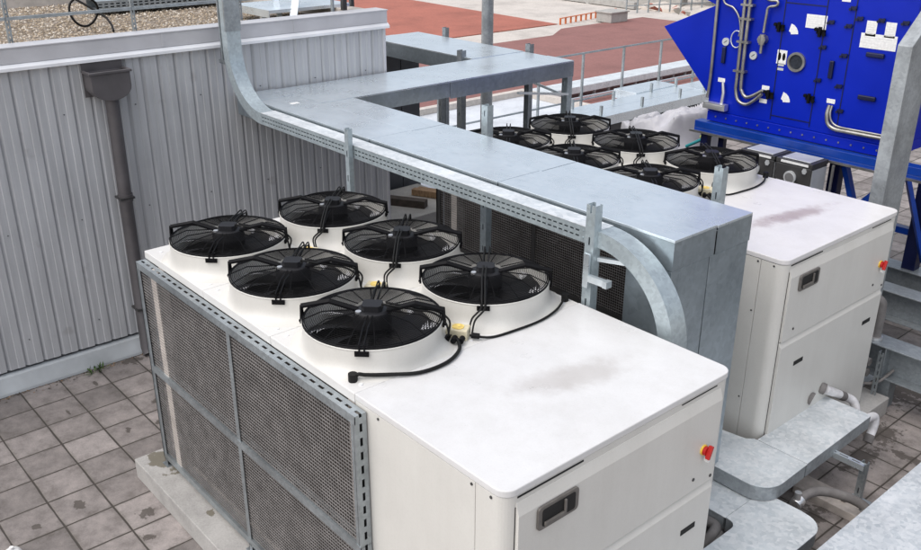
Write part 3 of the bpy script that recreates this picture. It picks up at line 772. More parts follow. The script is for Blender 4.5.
# ------------------------------------------------------------------ galvanised duct enclosure
dk = thing('pipe_duct', (0, 2.27, 0), 'big silver galvanised duct enclosure turning between the two chillers', 'duct')
ZT = 2.85
def cover(x0, x1, y0, y1, dz=0, skirts='', th=.02, sk=.225, name='cover_panel', mat='galv'):
    b = MB(); b.box(x0, x1, y0, y1, ZT - th + dz, ZT + dz)
    o = b.build(name, mat, dk, .002)
    if skirts:
        b = MB(); g = .0035; zz = ZT - th + dz - .0005
        if 'l' in skirts: b.box(x0, x1, y0, y0 + g, ZT - sk, zz)
        if 'r' in skirts: b.box(x0, x1, y1 - g, y1, ZT - sk, zz)
        if 'f' in skirts: b.box(x1 - g, x1, y0 + g, y1 - g, ZT - sk, zz)
        if 'b' in skirts: b.box(x0, x0 + g, y0 + g, y1 - g, ZT - sk, zz)
        b.build('skirt', 'galv_shaded', o)
    return o
# main run, two rows of sheets
xs = [-3.15, -2.15, -.52, 1.28, 3.062]
cover(-3.15, -2.708, 1.80, 2.290, .003, 'l'); cover(-2.70, -2.155, 1.80, 2.290, .001, 'l')
for i in range(1, 4):
    cover(xs[i] + .010, xs[i + 1], 1.79 + .002 * i, 2.290, .003 + .001 * i, 'l' + ('f' if i == 3 else ''))
    cover(xs[i] + .010, xs[i + 1], 2.302, 2.745, -.001 * i, 'r' + ('f' if i == 3 else ''))
# branch A across
for (y0, y1, sk) in ((2.301, 4.20, ''), (4.204, 6.45, 'r')):
    cover(-3.15, -2.668, y0, y1, -.006, sk + ('b' if y0 < 3 else '')); cover(-2.660, -2.155, y0, y1, 0, sk + ('' if y0 > 4 else ''))
b = MB(); b.box(-2.158, -2.1535, 2.75, 4.19, ZT - .20, ZT - .021); b.box(-2.156, -2.1515, 4.195, 6.45, ZT - .22, ZT - .021); b.build('cover_skirt', 'galv_shaded', dk)
# branch B back
cover(-5.63, -3.155, 5.45, 5.95, .002, 'l'); cover(-5.63, -3.155, 5.955, 6.45, 0, 'rb')
# tray core under the lids
b = MB(); b.box(-3.12, 2.62, 1.83, 2.71, ZT - .205, ZT - .03); b.box(-3.12, -2.18, 2.715, 6.42, ZT - .20, ZT - .06); b.box(-5.60, -3.13, 5.48, 6.42, ZT - .20, ZT - .06)
b.build('tray', 'galv_dark', dk)
# end drop box
b = MB(); b.box(2.66, 3.0575, 1.798, 2.244, .62, 2.620); b.box(2.66, 3.0575, 2.254, 2.741, .62, 2.620)
b.build('drop_box', 'galv_shaded', dk, .004)
b = MB(); b.box(2.68, 3.035, 2.2425, 2.2565, .62, 2.7); b.build('seam_strip', 'dgrey', dk)
b = MB(); b.box(2.68, 3.050, 1.81, 2.73, 2.6205, 2.6245); b.build('joint_strip', 'dgrey', dk)
# little white sticker on top of the duct
b = MB(); b.box(-2.36, -2.29, 2.02, 2.12, ZT + .0016, ZT + .0026); b.build('sticker', 'paper', dk)

def channel(b, x, y, z0, z1, w=.042, face='x'):
    """strut channel: web + two lips, open side towards +face, slots in the web"""
    t = .004
    if face == 'y-':
        b.slotted((x - w / 2, y, z0), (0, 0, 1), (1, 0, 0), (0, 1, 0), z1 - z0, w, t, 1, .06, .24, .014)
        for xx in (x - w / 2 - t, x + w / 2): b.box(xx, xx + t, y, y + w, z0, z1)
        for xx in (x - w / 2, x + w / 2 - w * .22): b.box(xx, xx + w * .22, y + w - t, y + w, z0, z1)
    else:
        b.slotted((x, y - w / 2, z0), (0, 0, 1), (0, 1, 0), (-1, 0, 0), z1 - z0, w, t, 1, .03, .06, .014)
        for yy in (y - w / 2 - t, y + w / 2): b.box(x - w, x, yy, yy + t, z0, z1)
posts = [  # x, y, z0, z1, width, label
    (-.50, 1.52, 0, 3.0, .05, 'galvanised strut post between the cable tray and the back right fan of the foreground chiller'),
    (2.52, 1.535, 0, 3.03, .075, 'galvanised strut post rising past the cable tray beside its downward bend'),
    (2.50, 3.10, 0, 3.0, .075, 'galvanised strut post poking up between the duct and the rear chiller'),
    (-.12, 2.92, 0, 3.08, .08, 'open galvanised strut post beside the farthest fan of the rear chiller'),
    (-5.02, 6.49, 0, 2.98, .075, 'dark strut post on the far edge of the back duct branch'),
    (-3.38, 5.40, 0, 2.94, .09, 'dark strut post in the inner corner of the duct branches'),
    (-3.12, 6.50, 0, 2.95, .085, 'dark strut post on the outer side of the duct corner'),
    (-2.30, 6.44, 0, 2.60, .10, 'pale galvanised post holding up the end corner of the duct'),
    (-4.05, 5.60, 0, 2.60, .07, 'thin dark strut post under the back duct branch'),
]
for (x, y, z0, z1, w_, lab) in posts:
    b = MB(); channel(b, x, y, z0, z1, w_, 'y-'); b.box(x - w_, x + w_, y - .05, y + w_ + .05, z0, z0 + .008)
    tag(b.build('strut_post', 'galv_beam' if 'dark' in lab else 'galv_tray'), lab, 'post', 'galvanised strut posts around the ducts')
# bracket on the front strut
b = MB(); b.bar((2.56, 1.60, 2.62), (2.80, 1.66, 2.64), .035, .03); b.bar((2.565, 1.50, 2.50), (2.72, 1.53, 2.49), .035, .05); b.bar((2.54, 1.50, 2.42), (2.54, 1.50, 2.68), .05, .02, (0, 1, 0)); b.box(2.70, 2.74, 1.49, 1.55, 2.47, 2.52)
tag(b.build('strut_bracket', 'galv'), 'small galvanised bracket clipped to the strut post by the tray bend', 'bracket')
# bracing under the duct corner
b = MB(); b.bar((-2.12, 5.35, 2.55), (-2.20, 6.40, 2.38), .045, .03); b.bar((-2.25, 6.38, 2.36), (-2.7, 5.9, 2.62), .04, .03)
tag(b.build('strut_brace', 'galv'), 'galvanised braces under the duct corner', 'brace')

# ------------------------------------------------------------------ cable tray beside the duct
ct = thing('cable_tray', (0, 1.66, 2.70), 'galvanised perforated cable tray running beside the duct and up the corrugated wall', 'cable tray')
y0, y1 = 1.580, 1.742; zt, zb = 2.835, 2.712; th = zt - zb
xa, xb = -2.20, 2.56; Ra = .62; Rb = .60
# centre path of inner(top) surface in x,z ; outer = below
top = [(-2.20 - Ra, 4.5)] + [(-2.20 - Ra * math.cos(R(a)), zt + Ra - Ra * math.sin(R(a))) for a in range(0, 91, 3)]
bot = [(-2.20 - Ra - th, 4.5)] + [(-2.20 - (Ra + th) * math.cos(R(a)), zt + Ra - (Ra + th) * math.sin(R(a))) for a in range(0, 91, 3)]
b = MB()
b.slotted((xa, y0, zb), (1, 0, 0), (0, 0, 1), (0, 1, 0), xb - .16 - xa, th, .003, 2, .036, .056, .012)
b.obox((xb - .16, y0, zb), (1, 0, 0), (0, 0, 1), (0, 1, 0), 0, .16, 0, th, 0, .003)
b.obox((xa, y1, zb), (1, 0, 0), (0, 0, 1), (0, 1, 0), 0, xb - xa, 0, th, -.003, 0)
b.box(xa, xb, y0 + .003, y1 - .003, zb, zb + .003)
for k in range(2):
    for i in range(5): b.cyl((xb - .14 + i * .028, y0 - .004, zb + .035 + k * .055), (xb - .14 + i * .028, y0, zb + .035 + k * .055), .008, 8)
b.build('tray_side', 'galv_tray', ct)
b = MB(); b.box(xa, .4, y0 - .004, y1 + .004, zt, zt + .004); b.box(.403, xb, y0 - .003, y1 + .005, zt + .0005, zt + .0045); b.build('tray_lid', 'tread', ct)
def band(b, inner, outer, ya, yb, t=.004):
    n = len(inner); vs = []
    for (p, q) in zip(inner, outer):
        vs += [(p[0], ya, p[1]), (p[0], yb, p[1]), (q[0], yb, q[1]), (q[0], ya, q[1])]
    fs = []
    for i in range(n - 1):
        for k in range(4): fs.append((i * 4 + k, i * 4 + (k + 1) % 4, (i + 1) * 4 + (k + 1) % 4, (i + 1) * 4 + k))
    fs += [(0, 3, 2, 1), tuple((n - 1) * 4 + k for k in range(4))]
    b.add(vs, [f[::-1] for f in fs])
b = MB(); band(b, top, bot, y0 - .002, y1 + .002); b.build('wall_bend', 'galv_tray', ct)
top2 = [(xb + (Rb + th) * math.sin(R(a)), zt - (Rb + th) + (Rb + th) * math.cos(R(a))) for a in range(0, 91, 3)] + [(xb + Rb + th, .63)]
bot2 = [(xb + Rb * math.sin(R(a)), zt - (Rb + th) + Rb * math.cos(R(a))) for a in range(0, 91, 3)] + [(xb + Rb, .63)]
b = MB(); band(b, top2, bot2, y0 - .001, y1 + .001); b.build('drop_bend', 'galv_tray', ct)
b = MB(); b.box(-2.84, -2.812, y0 - .012, y1 + .012, 3.62, 3.95); b.box(-2.975, -2.95, y0 - .012, y1 + .012, 3.30, 3.95); b.build('splice_plate', 'galv_dark', ct)
b = MB(); b.box(-3.13, -2.955, y0 + .03, y1 - .03, 3.24, 3.28); b.build('wall_bracket', 'galv_dark', ct)

# ------------------------------------------------------------------ lower covered trays in the gully
def plate(name, poly, z, depth, lab, mat='tread', seams=(), cat='tray cover'):
    t = thing(name, (poly[0][0], poly[0][1], 0), lab, cat, 'galvanised floor tray covers')
    b = MB(); b.prism(poly, 'z', z - .008, z); b.build('lid', mat, t, .002)
    cx = sum(p[0] for p in poly) / len(poly); cy = sum(p[1] for p in poly) / len(poly)
    b = MB(); b.prism([(cx + (p[0] - cx) * .985, cy + (p[1] - cy) * .985) for p in poly], 'z', z - depth, z - .010); b.build('side', 'galv_col', t)
    return t
# upper L-shaped cover hugging the rear chiller
p1 = [(3.075, 3.335), (3.545, 3.345), (3.52, 4.47), (3.03, 4.47)]
t = plate('tray_cover', [(3.07, 3.318), (3.55, 3.318), (3.535, 4.47), (3.065, 4.47)], .60, .14, 'galvanised tray cover in front of the rear chiller with white pipes at its end')
p2 = [(1.0, 2.70), (3.35, 2.70)] + arc((3.35, 2.91), .21, -90, 0, 7)[1:] + [(3.553, 3.314), (3.04, 3.314), (2.99, 3.26), (2.80, 3.225), (1.0, 3.225)]
t2 = plate('tray_cover', p2, .597, .14, 'rounded galvanised corner tray cover between the two chillers')
# middle cover with two arms
p3 = [(3.415, 2.36), (3.415, 2.885), (3.76, 2.895)] + arc((3.80, 2.70), .19, 75, 0, 7) + [(3.995, .9), (3.52, .9), (3.52, 2.27)] + arc((3.44, 2.28), .08, 0, 90, 5)
plate('tray_cover', p3, .45, .13, 'large rounded galvanised tray cover beside the front of the foreground chiller')
p4 = [(1.2, 2.36), (3.411, 2.36), (3.411, 2.885), (1.2, 2.885)]
plate('tray_cover', p4, .446, .13, 'narrow galvanised tray cover reaching under the duct end')
plate('tray_cover', [(4.115, .6), (4.75, .6), (4.75, 9), (4.115, 9)], .50, .16, 'streaked galvanised tray cover filling the bottom right corner', 'bigcover')
# pipe in the opening
b = MB(); b.tube(smooth_path([(3.35, 2.05, .2), (3.40, 2.2, .34), (3.36, 2.31, .36), (3.22, 2.33, .34)], 6), .045, 12); b.tube(smooth_path([(3.44, 1.9, .1), (3.46, 2.16, .30), (3.42, 2.3, .33)], 6), .03, 12)
tag(b.build('insulated_pipe', 'insul'), 'dark insulated pipes in the gap between tray cover and foreground chiller', 'pipe')
# white wrapped pipes
t = thing('wrapped_pipe', (3.06, 4.55, .6), 'white wrapped pipe leaving the rear chiller through a dark collar', 'pipe', 'white wrapped pipes')
b = MB(); b.tube([(3.066, 4.335, .745), (3.11, 4.36, .73)], .055, 16); b.build('collar', 'insul', t)
b = MB(); b.tube([(3.145, 4.60, .597), (3.16, 4.68, .55)], .047, 14); b.build('collar', 'insul', t)
b = MB(); b.tube(smooth_path([(3.11, 4.36, .73), (3.14, 4.55, .625), (3.17, 4.72, .53), (3.21, 4.79, .475), (3.25, 4.79, .40), (3.26, 4.75, .30)], 6), .043, 14); b.build('pipe', 'pvc', t)
t = thing('wrapped_pipe', (3.5, 4.6, .4), 'white wrapped pipe elbow emerging from the end of the tray cover', 'pipe', 'white wrapped pipes')
b = MB(); b.tube(smooth_path([(3.47, 4.42, .50), (3.47, 4.56, .50), (3.475, 4.68, .475), (3.48, 4.71, .41), (3.485, 4.69, .34), (3.49, 4.64, .28)], 6), .040, 14); b.build('pipe', 'pvc', t)
b = MB(); b.tube([(3.489, 4.648, .29), (3.495, 4.60, .23)], .046, 12); b.build('collar', 'insul', t)
b = MB(); b.tube([(3.066, 4.16, .70), (3.10, 4.17, .69)], .062, 16); tag(b.build('pipe_collar', 'insul'), 'dark pipe collar on the rear chiller just above the tray cover', 'collar')
# strut support
t = thing('strut_support', (3.78, 3.98, .06), 'galvanised angle support standing on the pale plank', 'bracket')
b = MB(); channel(b, 3.80, 3.84, .09, .50, .05, 'y-'); b.box(3.72, 3.90, 3.79, 3.94, .082, .09); b.build('upright', 'galv_dark', t)
b = MB(); b.slotted((3.46, 3.80, .49), (1, 0, 0), (0, 1, 0), (0, 0, 1), .36, .05, .005, 1, .08, .11, .016); b.box(3.46, 3.82, 3.80, 3.804, .44, .49); b.build('arm', 'galv', t)
b = MB(); b.box(3.70, 3.74, 3.76, 3.80, .0905, .14); b.build('clamp', 'steel', t)
b = MB(); b.box(3.88, 3.91, 3.76, 3.80, .0905, .15); b.build('clamp', 'steel', t)
b = MB(); b.box(3.30, 4.02, 3.66, 3.90, .0, .08); tag(b.build('plank', 'strip', bevel=.006), 'pale stained plank lying on the paving under the strut support', 'plank')
t = thing('flexible_pipe', (3.6, 3.55, .1), 'grey insulated pipe arching from the rounded tray cover', 'pipe')
b = MB(); b.tube(smooth_path([(3.62, 3.12, .30), (3.60, 3.25, .33), (3.66, 3.42, .33), (3.80, 3.56, .29), (3.93, 3.66, .22), (4.02, 3.70, .12)], 6), .042, 14); b.build('pipe', 'insul', t)
b = MB(); b.tube([(3.60, 3.12, .30), (3.60, 3.19, .325)], .055, 10); b.tube([(3.60, 3.14, .34), (3.60, 3.14, .42)], .03, 8); b.build('clamp', 'alu', t)
b = MB(); b.tube([(3.94, 3.66, .205), (3.96, 3.675, .18)], .047, 12); b.build('clamp', 'alu', t)
# white dome cap in the bottom left corner
b = MB(); b.lathe([(.075, 0), (.075, .05), (.06, .085), (.03, .10), (.0005, .103)], (-.38, -2.0, 0), 24); b.tube([(-.38, -2.0, .1), (-.38, -2.0, .125)], .018, 10)
tag(b.build('vent_cap', 'paper'), 'small white dome cap on the paving at bottom left', 'vent cap')
# weed
b = MB(); rng = random.Random(5)
for k in range(26):
    a = rng.uniform(0, 6.28); l = rng.uniform(.05, .14); el = rng.uniform(.4, 1.4); w_ = .012
    p = V((-3.06 + rng.uniform(-.04, .05), -.30 + rng.uniform(-.08, .08), 0)); d = V((math.cos(a) * math.cos(el), math.sin(a) * math.cos(el), math.sin(el))); s_ = V((-math.sin(a), math.cos(a), 0)) * w_
    b.add([p, p + d * l * .5 + s_, p + d * l + V((0, 0, -.01)), p + d * l * .5 - s_], [(0, 1, 2, 3)])
tag(b.build('weed', 'leaf'), 'small green weed growing at the foot of the corrugated wall', 'plant')
b = MB()
for k in range(240):
    y = rng.uniform(-1.6, 1.3); x = -3.12 + abs(rng.gauss(0, .05)); s = rng.uniform(.008, .022)
    b.add([(x + rng.uniform(-s, s), y + rng.uniform(-s, s), rng.uniform(.002, .012)) for _ in range(4)], [(0, 1, 2), (0, 2, 3)], rng.choice([0, 0, 1]))
tag(b.build('leaf_litter', ['dwood', 'wood']), 'brown leaf litter along the foot of the corrugated wall', 'leaf litter', kind='stuff')

# ------------------------------------------------------------------ behind the duct: cabinet, slab, mast, railing
t = thing('grey_cabinet', (-5.95, 5.6, 0), 'dark grey panelled cabinet under the back duct branch', 'cabinet')
b = MB(); b.box(-6.4, -5.52, 4.4, 6.37, .0, 2.58); b.build('body', 'dpanel', t, .005)
for k in range(5):
    b = MB(); b.box(-5.519, -5.505, 4.42 + k * .39, 4.42 + k * .39 + .375, .05, 2.55); b.build('panel', 'dpanel', t, .004)
b = MB(); b.box(-5.4, -4.05, 4.25, 6.2, 0, .34); tag(b.build('concrete_slab', 'conc', bevel=.01), 'bare concrete slab beyond the end of the corrugated wall', 'slab')
b = MB(); b.bar((-5.3, 4.9, .40), (-4.3, 5.5, .40), .16, .12); tag(b.build('timber_baulk', 'dwood'), 'dark timber baulk lying on the concrete slab', 'timber', 'timbers on the slab')
b = MB(); b.bar((-4.95, 5.75, .40), (-4.25, 6.1, .40), .12, .1); b.bar((-5.0, 5.9, .39), (-4.3, 6.2, .39), .1, .08)
tag(b.build('timber_offcuts', 'wood'), 'brown timber offcuts beside the dark baulk', 'timber', 'timbers on the slab')
b = MB(); b.tube([(-5.0, 7.42, 0), (-5.0, 7.42, 5), (-5.0, 7.42, 9)], [.105, .095, .08], 20); b.box(-5.17, -4.83, 7.25, 7.59, 0, .02)
tag(b.build('lamp_mast', 'galv_col'), 'tall galvanised mast standing behind the back duct branch', 'mast')

t = thing('edge_railing', (-7.2, 12, 0), 'thin galvanised railing along the roof edge before the red decks', 'railing')
for k in range(16):
    y = 4.0 + k * 1.39
    b = MB(); b.box(-7.225, -7.175, y - .02, y + .02, 0, 1.68); b.box(-7.27, -7.13, y - .06, y + .06, 0, .012); b.build('post', 'galv_dark', t)
for z in (1.66, .62):
    b = MB(); b.tube([(-7.2, 4.0, z), (-7.2, 25, z)], .022, 8); b.build('rail', 'galv_dark', t)
# long duct on the red deck
t = thing('long_duct', (-22, 30, -4), 'long pale galvanised duct crossing the red deck', 'duct')
b = MB(); b.box(-22.6, -21.5, 12, 52, -3.72, -3.42); b.build('casing', 'tread', t, .01)
for k in range(40):
    b = MB(); b.box(-22.4, -22.3, 12.5 + k, 12.6 + k, -4, -3.72); b.box(-21.7, -21.6, 12.5 + k, 12.6 + k, -4, -3.72); b.build('leg', 'galv_dark', t)
b = MB(); b.box(-20.9, -20.8, 12, 52, -3.85, -3.70); b.build('rail', 'galv', t)
b = MB(); b.box(-24.4, -23.2, 23.6, 24.4, -4, -3.98); b.build('pad', 'pale', t)
# shorter duct beyond the rear chiller
t = thing('low_duct', (-5.7, 13, 0), 'low pale galvanised duct with a side branch beyond the rear chiller', 'duct')
b = MB(); b.box(-6.25, -5.77, 10.6, 14.6, .60, .80); b.box(-5.765, -5.30, 10.6, 14.6, .60, .797); b.build('casing', 'galv', t, .004)
b = MB(); b.box(-6.9, -6.26, 13.1, 14.6, .62, .82); b.box(-6.26, -5.75, 14.605, 18, .6, .80); b.box(-5.745, -5.3, 14.605, 18, .6, .797); b.build('branch', 'galv', t, .004)
for y in (10.9, 12.2, 13.5, 14.4, 16):
    b = MB(); b.box(-5.42, -5.37, y, y + .05, 0, 1.0); b.box(-6.2, -6.15, y, y + .05, 0, 1.0); b.build('post', 'galv_dark', t)
b = MB(); b.box(-5.9, -5.4, 10.9, 16, .25, .55); b.build('under_duct_shade', 'dgrey', t)  # charcoal box drawn in place of the shadow under the duct

# ------------------------------------------------------------------ tarp heap
def tarp():
    b = MB(); rng = random.Random(21); nx, ny = 80, 60
    from mathutils import noise as mn
    vs = []
    for j in range(ny + 1):
        for i in range(nx + 1):
            u, v = i / nx * 2 - 1, j / ny * 2 - 1
            d = max(abs(u) ** 2.6 + abs(v) ** 2.6, 0) ** (1 / 2.6)
            x = -1.90 + u * 1.15; y = 8.35 + v * .85
            h = 1.78 * (1 - max(0, d - .62) / .38 * 1.0) if d > .62 else 1.78
            h = max(.0, h)
            h += .22 * (u * .9 + .1) * (1 if d < .8 else .4)
            p = V((x * 2.2, y * 2.2, 3)); w1 = u * 1.1 - v * .7; h += .14 * math.exp(-((u - .55) / .3) ** 2) + .10 * math.sin(w1 * 4.2 + .6) + .20 * mn.noise(p * .8) - .30 * abs(mn.noise(V((w1 * 2.6, (u + v) * .7, 1)))) - .16 * abs(mn.noise(V((w1 * 5, (u + v) * 1.4, 4)))) + .06 * abs(mn.noise(p * 3)) * (1 if h > .1 else .1)
            q = V((x * 1.7, y * 1.7, h * 3)); x += .10 * mn.noise(q + V((5, 0, 0))); y += .10 * mn.noise(q + V((0, 9, 0)))
            vs.append((x, y, max(.01, h)))
    fs = [(j * (nx + 1) + i, j * (nx + 1) + i + 1, (j + 1) * (nx + 1) + i + 1, (j + 1) * (nx + 1) + i) for j in range(ny) for i in range(nx)]
    b.add(vs, fs, 0, True); return b
tag(tarp().build('tarpaulin', 'sheet'), 'crumpled white tarpaulin heap behind the rear chiller fans', 'tarpaulin')
b = MB()
for k in range(9):
    a = R(60 + k * 9); b.bar((-1.0 + .06 * k, 9.3, .6), (-1.0 + .06 * k + .5 * math.cos(a), 9.35, .6 + 1.5 * math.sin(a)), .06, .03)
b.bar((-1.4, 9.2, .3), (-.2, 9.3, 1.9), .06, .04); b.box(-1.3, -.2, 9.0, 9.6, 0, .6)
tag(b.build('timber_stack', 'wood'), 'orange-brown timber battens leaning under the blue hood', 'timber')
b = MB(); b.tube([(-.55, 7.0, 1.86), (-.05, 7.0, 2.16)], .022, 8); tag(b.build('thin_pole', 'teal'), 'teal thin pole leaning by the blue unit', 'pole', 'thin coloured poles')
b = MB(); b.tube([(-.40, 7.1, 2.0), (.0, 7.1, 2.22)], .026, 8); tag(b.build('thin_pole', 'lime'), 'lime yellow thin pole leaning by the blue unit', 'pole', 'thin coloured poles')

# ------------------------------------------------------------------ blue air handling unit
ah = thing('air_handling_unit', (1.0, 7.7, .72), 'tall bright blue air handling unit with conduits and a round porthole', 'air handling unit')
FY = 6.80; AX0, AX1 = -.15, 2.26
b = MB(); b.box(AX0, AX1, FY, 8.75, 2.46, 4.75); b.build('body', 'blue', ah, .006)
b = MB(); b.prism([(-.152, 2.64), (-.94, 3.41), (-.18, 3.745), (-.152, 4.05)], 'y', FY + .003, 8.7); b.prism([(-.152, 4.05), (-.18, 3.745), (-.35, 3.80), (-.35, 4.05)], 'y', FY + .003, 8.7); b.build('intake_hood', 'blue', ah, .004)
b = MB(); b.box(AX0 + .02, AX1, FY - .02, 8.75, 2.335, 2.458); b.build('plinth_rail', 'blue', ah, .004)
b = MB(); b.box(-.25, 2.9, FY - .10, FY + .05, 2.235, 2.325); b.box(-.25, 2.9, FY - .10, FY - .09, 2.19, 2.235); b.build('base_beam', 'blue2', ah, .006)
b = MB(); b.box(-.25, 2.9, 8.6, 8.75, 2.2, 2.33); b.build('base_beam', 'blue2', ah, .006)
b = MB(); b.box(-.30, 2.9, FY - .13, FY - .102, 2.175, 2.20); b.build('edge_strip', 'steel', ah)
b = MB()
for k in range(16): b.cyl((0 + k * .15, FY - .022, 2.40), (0 + k * .15, FY - .03, 2.40), .011, 8)
b.build('bolts', 'steel', ah)
# door seams
def seam(x0, z0, x1, z1):
    b = MB(); b.bar((x0, FY - .002, z0), (x1, FY - .002, z1), .012, .004, (0, 1, 0)); return b.build('door_seam', 'navy', ah)
for x in (.745, 1.255, 1.59): seam(x, 2.5, x, 4.7)
for (x0, x1, z) in ((.75, 1.25, 3.86), (.75, 1.25, 2.55)): seam(x0, z, x1, z)
# porthole
b = MB(); 
def ring(c, r0, r1, y0_, y1_, mi=0):
    n = 32; vs = []
    for (r, yy) in ((r1, y0_), (r1, y1_), (r0, y1_), (r0, y0_)):
        vs += [(c[0] + r * math.cos(6.2832 * k / n), yy, c[1] + r * math.sin(6.2832 * k / n)) for k in range(n)]
    fs = [(i * n + k, i * n + (k + 1) % n, ((i + 1) % 4) * n + (k + 1) % n, ((i + 1) % 4) * n + k) for i in range(4) for k in range(n)]
    b.add(vs, fs, mi, False)
ring((.985, 3.215), .085, .112, FY, FY - .03); po = b.build('porthole', 'steel', ah)
b = MB(); b.cyl((.985, FY - .001, 3.215), (.985, FY - .012, 3.215), .085, 28); b.build('porthole_glass', 'glass', po)
def sticker(x, z, w_, h, mat='paper', name='sticker', th=.003):
    b = MB(); b.box(x - w_ / 2, x + w_ / 2, FY - th, FY - .0005, z - h / 2, z + h / 2); return b.build(name, mat, ah)
for a in ((1.15, 3.685, .25, .15), (1.79, 3.68, .115, .16), (2.0, 3.685, .115, .16), (1.89, 3.55, .40, .155), (1.46, 3.98, .10, .10)): sticker(*a)
sg = sticker(.785, 3.245, .125, .16)
b = MB()
for dx in (-.028, .028): b.prism([(.785 + dx + .020 * math.cos(6.2832 * k / 14), 3.25 + .045 * math.sin(6.2832 * k / 14)) for k in range(14)], 'y', FY - .0045, FY - .0032)
b.build('symbol', 'black', sg)
for z in (3.155, 3.105): sticker(.785, z, .085, .03, 'lgrey')
# faint print on the pale stickers
b = MB()
for k in range(5): b.box(1.05, 1.05 + (.2 if k % 2 else .16), FY - .0045, FY - .0032, 3.635 + k * .024, 3.640 + k * .024)
for k in range(4): b.box(1.72, 2.04, FY - .0045, FY - .0032, 3.495 + k * .03, 3.500 + k * .03)
for x in (1.745, 1.955):
    for k in range(5): b.box(x, x + .085, FY - .0045, FY - .0032, 3.62 + k * .024, 3.625 + k * .024)
b.build('printed_lines', 'print', ah)
# wedge shaped angle scales
for (x, z) in ((.83, 3.565), (.85, 2.78)):
    b = MB(); b.prism([(x, z)] and [(x + .03 * math.cos(R(a)), z - .05 + .03 * math.sin(R(a))) for a in (0, 30, 60, 90)] + [(x + .12 * math.cos(R(a)) , z - .05 + .12 * math.sin(R(a))) for a in (80, 60, 40, 20, 5)], 'y', FY - .004, FY - .0005); b.build('angle_scale', 'paper', ah)
# latches
for (x, z) in ((.72, 3.58), (.70, 2.79), (1.23, 3.58), (1.22, 2.83)):
    b = MB(); b.box(x - .05, x + .05, FY - .03, FY, z - .02, z + .03); b.box(x - .015, x + .015, FY - .06, FY - .03, z - .05, z + .06); b.cyl((x - .05, FY - .03, z + .03), (x - .05, FY - .05, z + .03), .022, 10); b.cyl((x + .05, FY - .03, z - .02), (x + .05, FY - .05, z - .02), .022, 10)
    b.build('latch', 'black', ah)
# hinges
for (x, z) in ((1.56, 3.87), (1.65, 3.77), (1.54, 3.68), (1.54, 3.36), (1.54, 3.02), (1.89, 3.775), (2.15, 3.775), (1.33, 3.70), (1.28, 3.42), (1.28, 3.05), (1.60, 2.75)):
    b = MB(); b.box(x - .032, x + .032, FY - .018, FY, z - .02, z + .02); b.cyl((x - .03, FY - .018, z - .012), (x - .03, FY - .03, z - .012), .016, 10); b.cyl((x + .03, FY - .018, z + .012), (x + .03, FY - .03, z + .012), .016, 10)
    b.build('hinge', 'navy', ah)
# handles
for (x, z, w_, h) in ((1.89, 3.41, .20, .05), (1.88, 2.945, .20, .05), (1.42, 3.19, .05, .20), (.01, 3.17, .05, .2)):
    b = MB(); b.box(x - w_ / 2, x + w_ / 2, FY - .035, FY, z - h / 2, z + h / 2); b.build('handle', 'navy', ah, .01)
# gauges
for (x, z) in ((.015, 3.33), (.415, 3.215)):
    b = MB(); b.cyl((x, FY, z), (x, FY - .02, z), .048, 20); g = b.build('gauge', 'lgrey', ah)
    b = MB(); b.bar((x - .02, FY - .022, z - .012), (x + .022, FY - .022, z + .018), .006, .003, (0, 1, 0)); b.build('gauge_needle', 'black', g)
# conduits
def conduit(pts, r=.018, mat='steel'):
    b = MB(); b.tube(smooth_path(pts, 6), r, 10); return b.build('conduit', mat, ah)
yc = FY - .05
conduit([(.235, yc, 4.7), (.24, yc, 3.84), (.255, yc, 2.95), (.26, yc, 2.78), (.31, yc, 2.66), (.42, yc, 2.63), (.52, yc, 2.69), (.62, yc, 2.79)], .021)
conduit([(.305, yc, 4.7), (.31, yc, 3.84), (.32, yc, 2.92), (.345, yc, 2.78), (.41, yc, 2.72), (.50, yc, 2.75), (.62, yc, 2.83)], .021)
for z in (3.78, 3.62, 3.35, 3.0):
    b = MB(); b.box(.20, .36, FY - .075, FY, z, z + .025); b.build('conduit_clip', 'steel', ah)
conduit([(-.155, FY - .03, 4.7), (-.15, FY - .03, 3.8), (-.135, FY - .03, 2.95), (-.15, FY - .03, 2.62)], .020)
conduit([(-.08, FY - .03, 4.2), (-.07, FY - .03, 3.82), (.08, FY - .03, 3.74), (.17, FY - .03, 3.64), (.21, FY - .03, 3.5), (.20, FY - .03, 3.42)], .012)
b = MB(); pts = [(.17 + .075 * math.cos(R(a)), FY - .03, 3.38 + .10 * math.sin(R(a))) for a in range(60, 400, 20)]; b.tube(pts, .007, 6); b.build('cable_loop', 'lgrey', ah)
conduit([(.50, yc, 4.2), (.52, yc, 3.9), (.66, yc, 3.87), (.66, yc, 3.82), (.56, yc, 3.79), (.545, yc, 3.7), (.535, yc, 3.50)], .016)
b = MB(); b.cyl((.53, FY - .075, 3.42), (.53, FY, 3.42), .055, 8); b.tube([(.53, yc, 3.48), (.53, yc, 3.36)], .035, 10); b.tube([(.53, yc, 3.36), (.53, yc, 3.26)], .018, 8); b.build('sensor', 'steel', ah)
conduit([(1.48, FY - .03, 2.80), (1.475, yc, 2.70), (1.50, yc, 2.60), (1.58, yc, 2.55), (1.75, yc, 2.545), (2.26, yc, 2.55)], .024)
conduit([(1.51, FY - .03, 2.80), (1.51, yc, 2.71), (1.54, yc, 2.63), (1.62, yc, 2.585), (1.8, yc, 2.58), (2.26, yc, 2.585)], .012)
for (x, z) in ((1.47, 2.84), (.01, 2.86), (.63, 2.86), (.62, 2.70)): sticker(x, z, .10, .05)
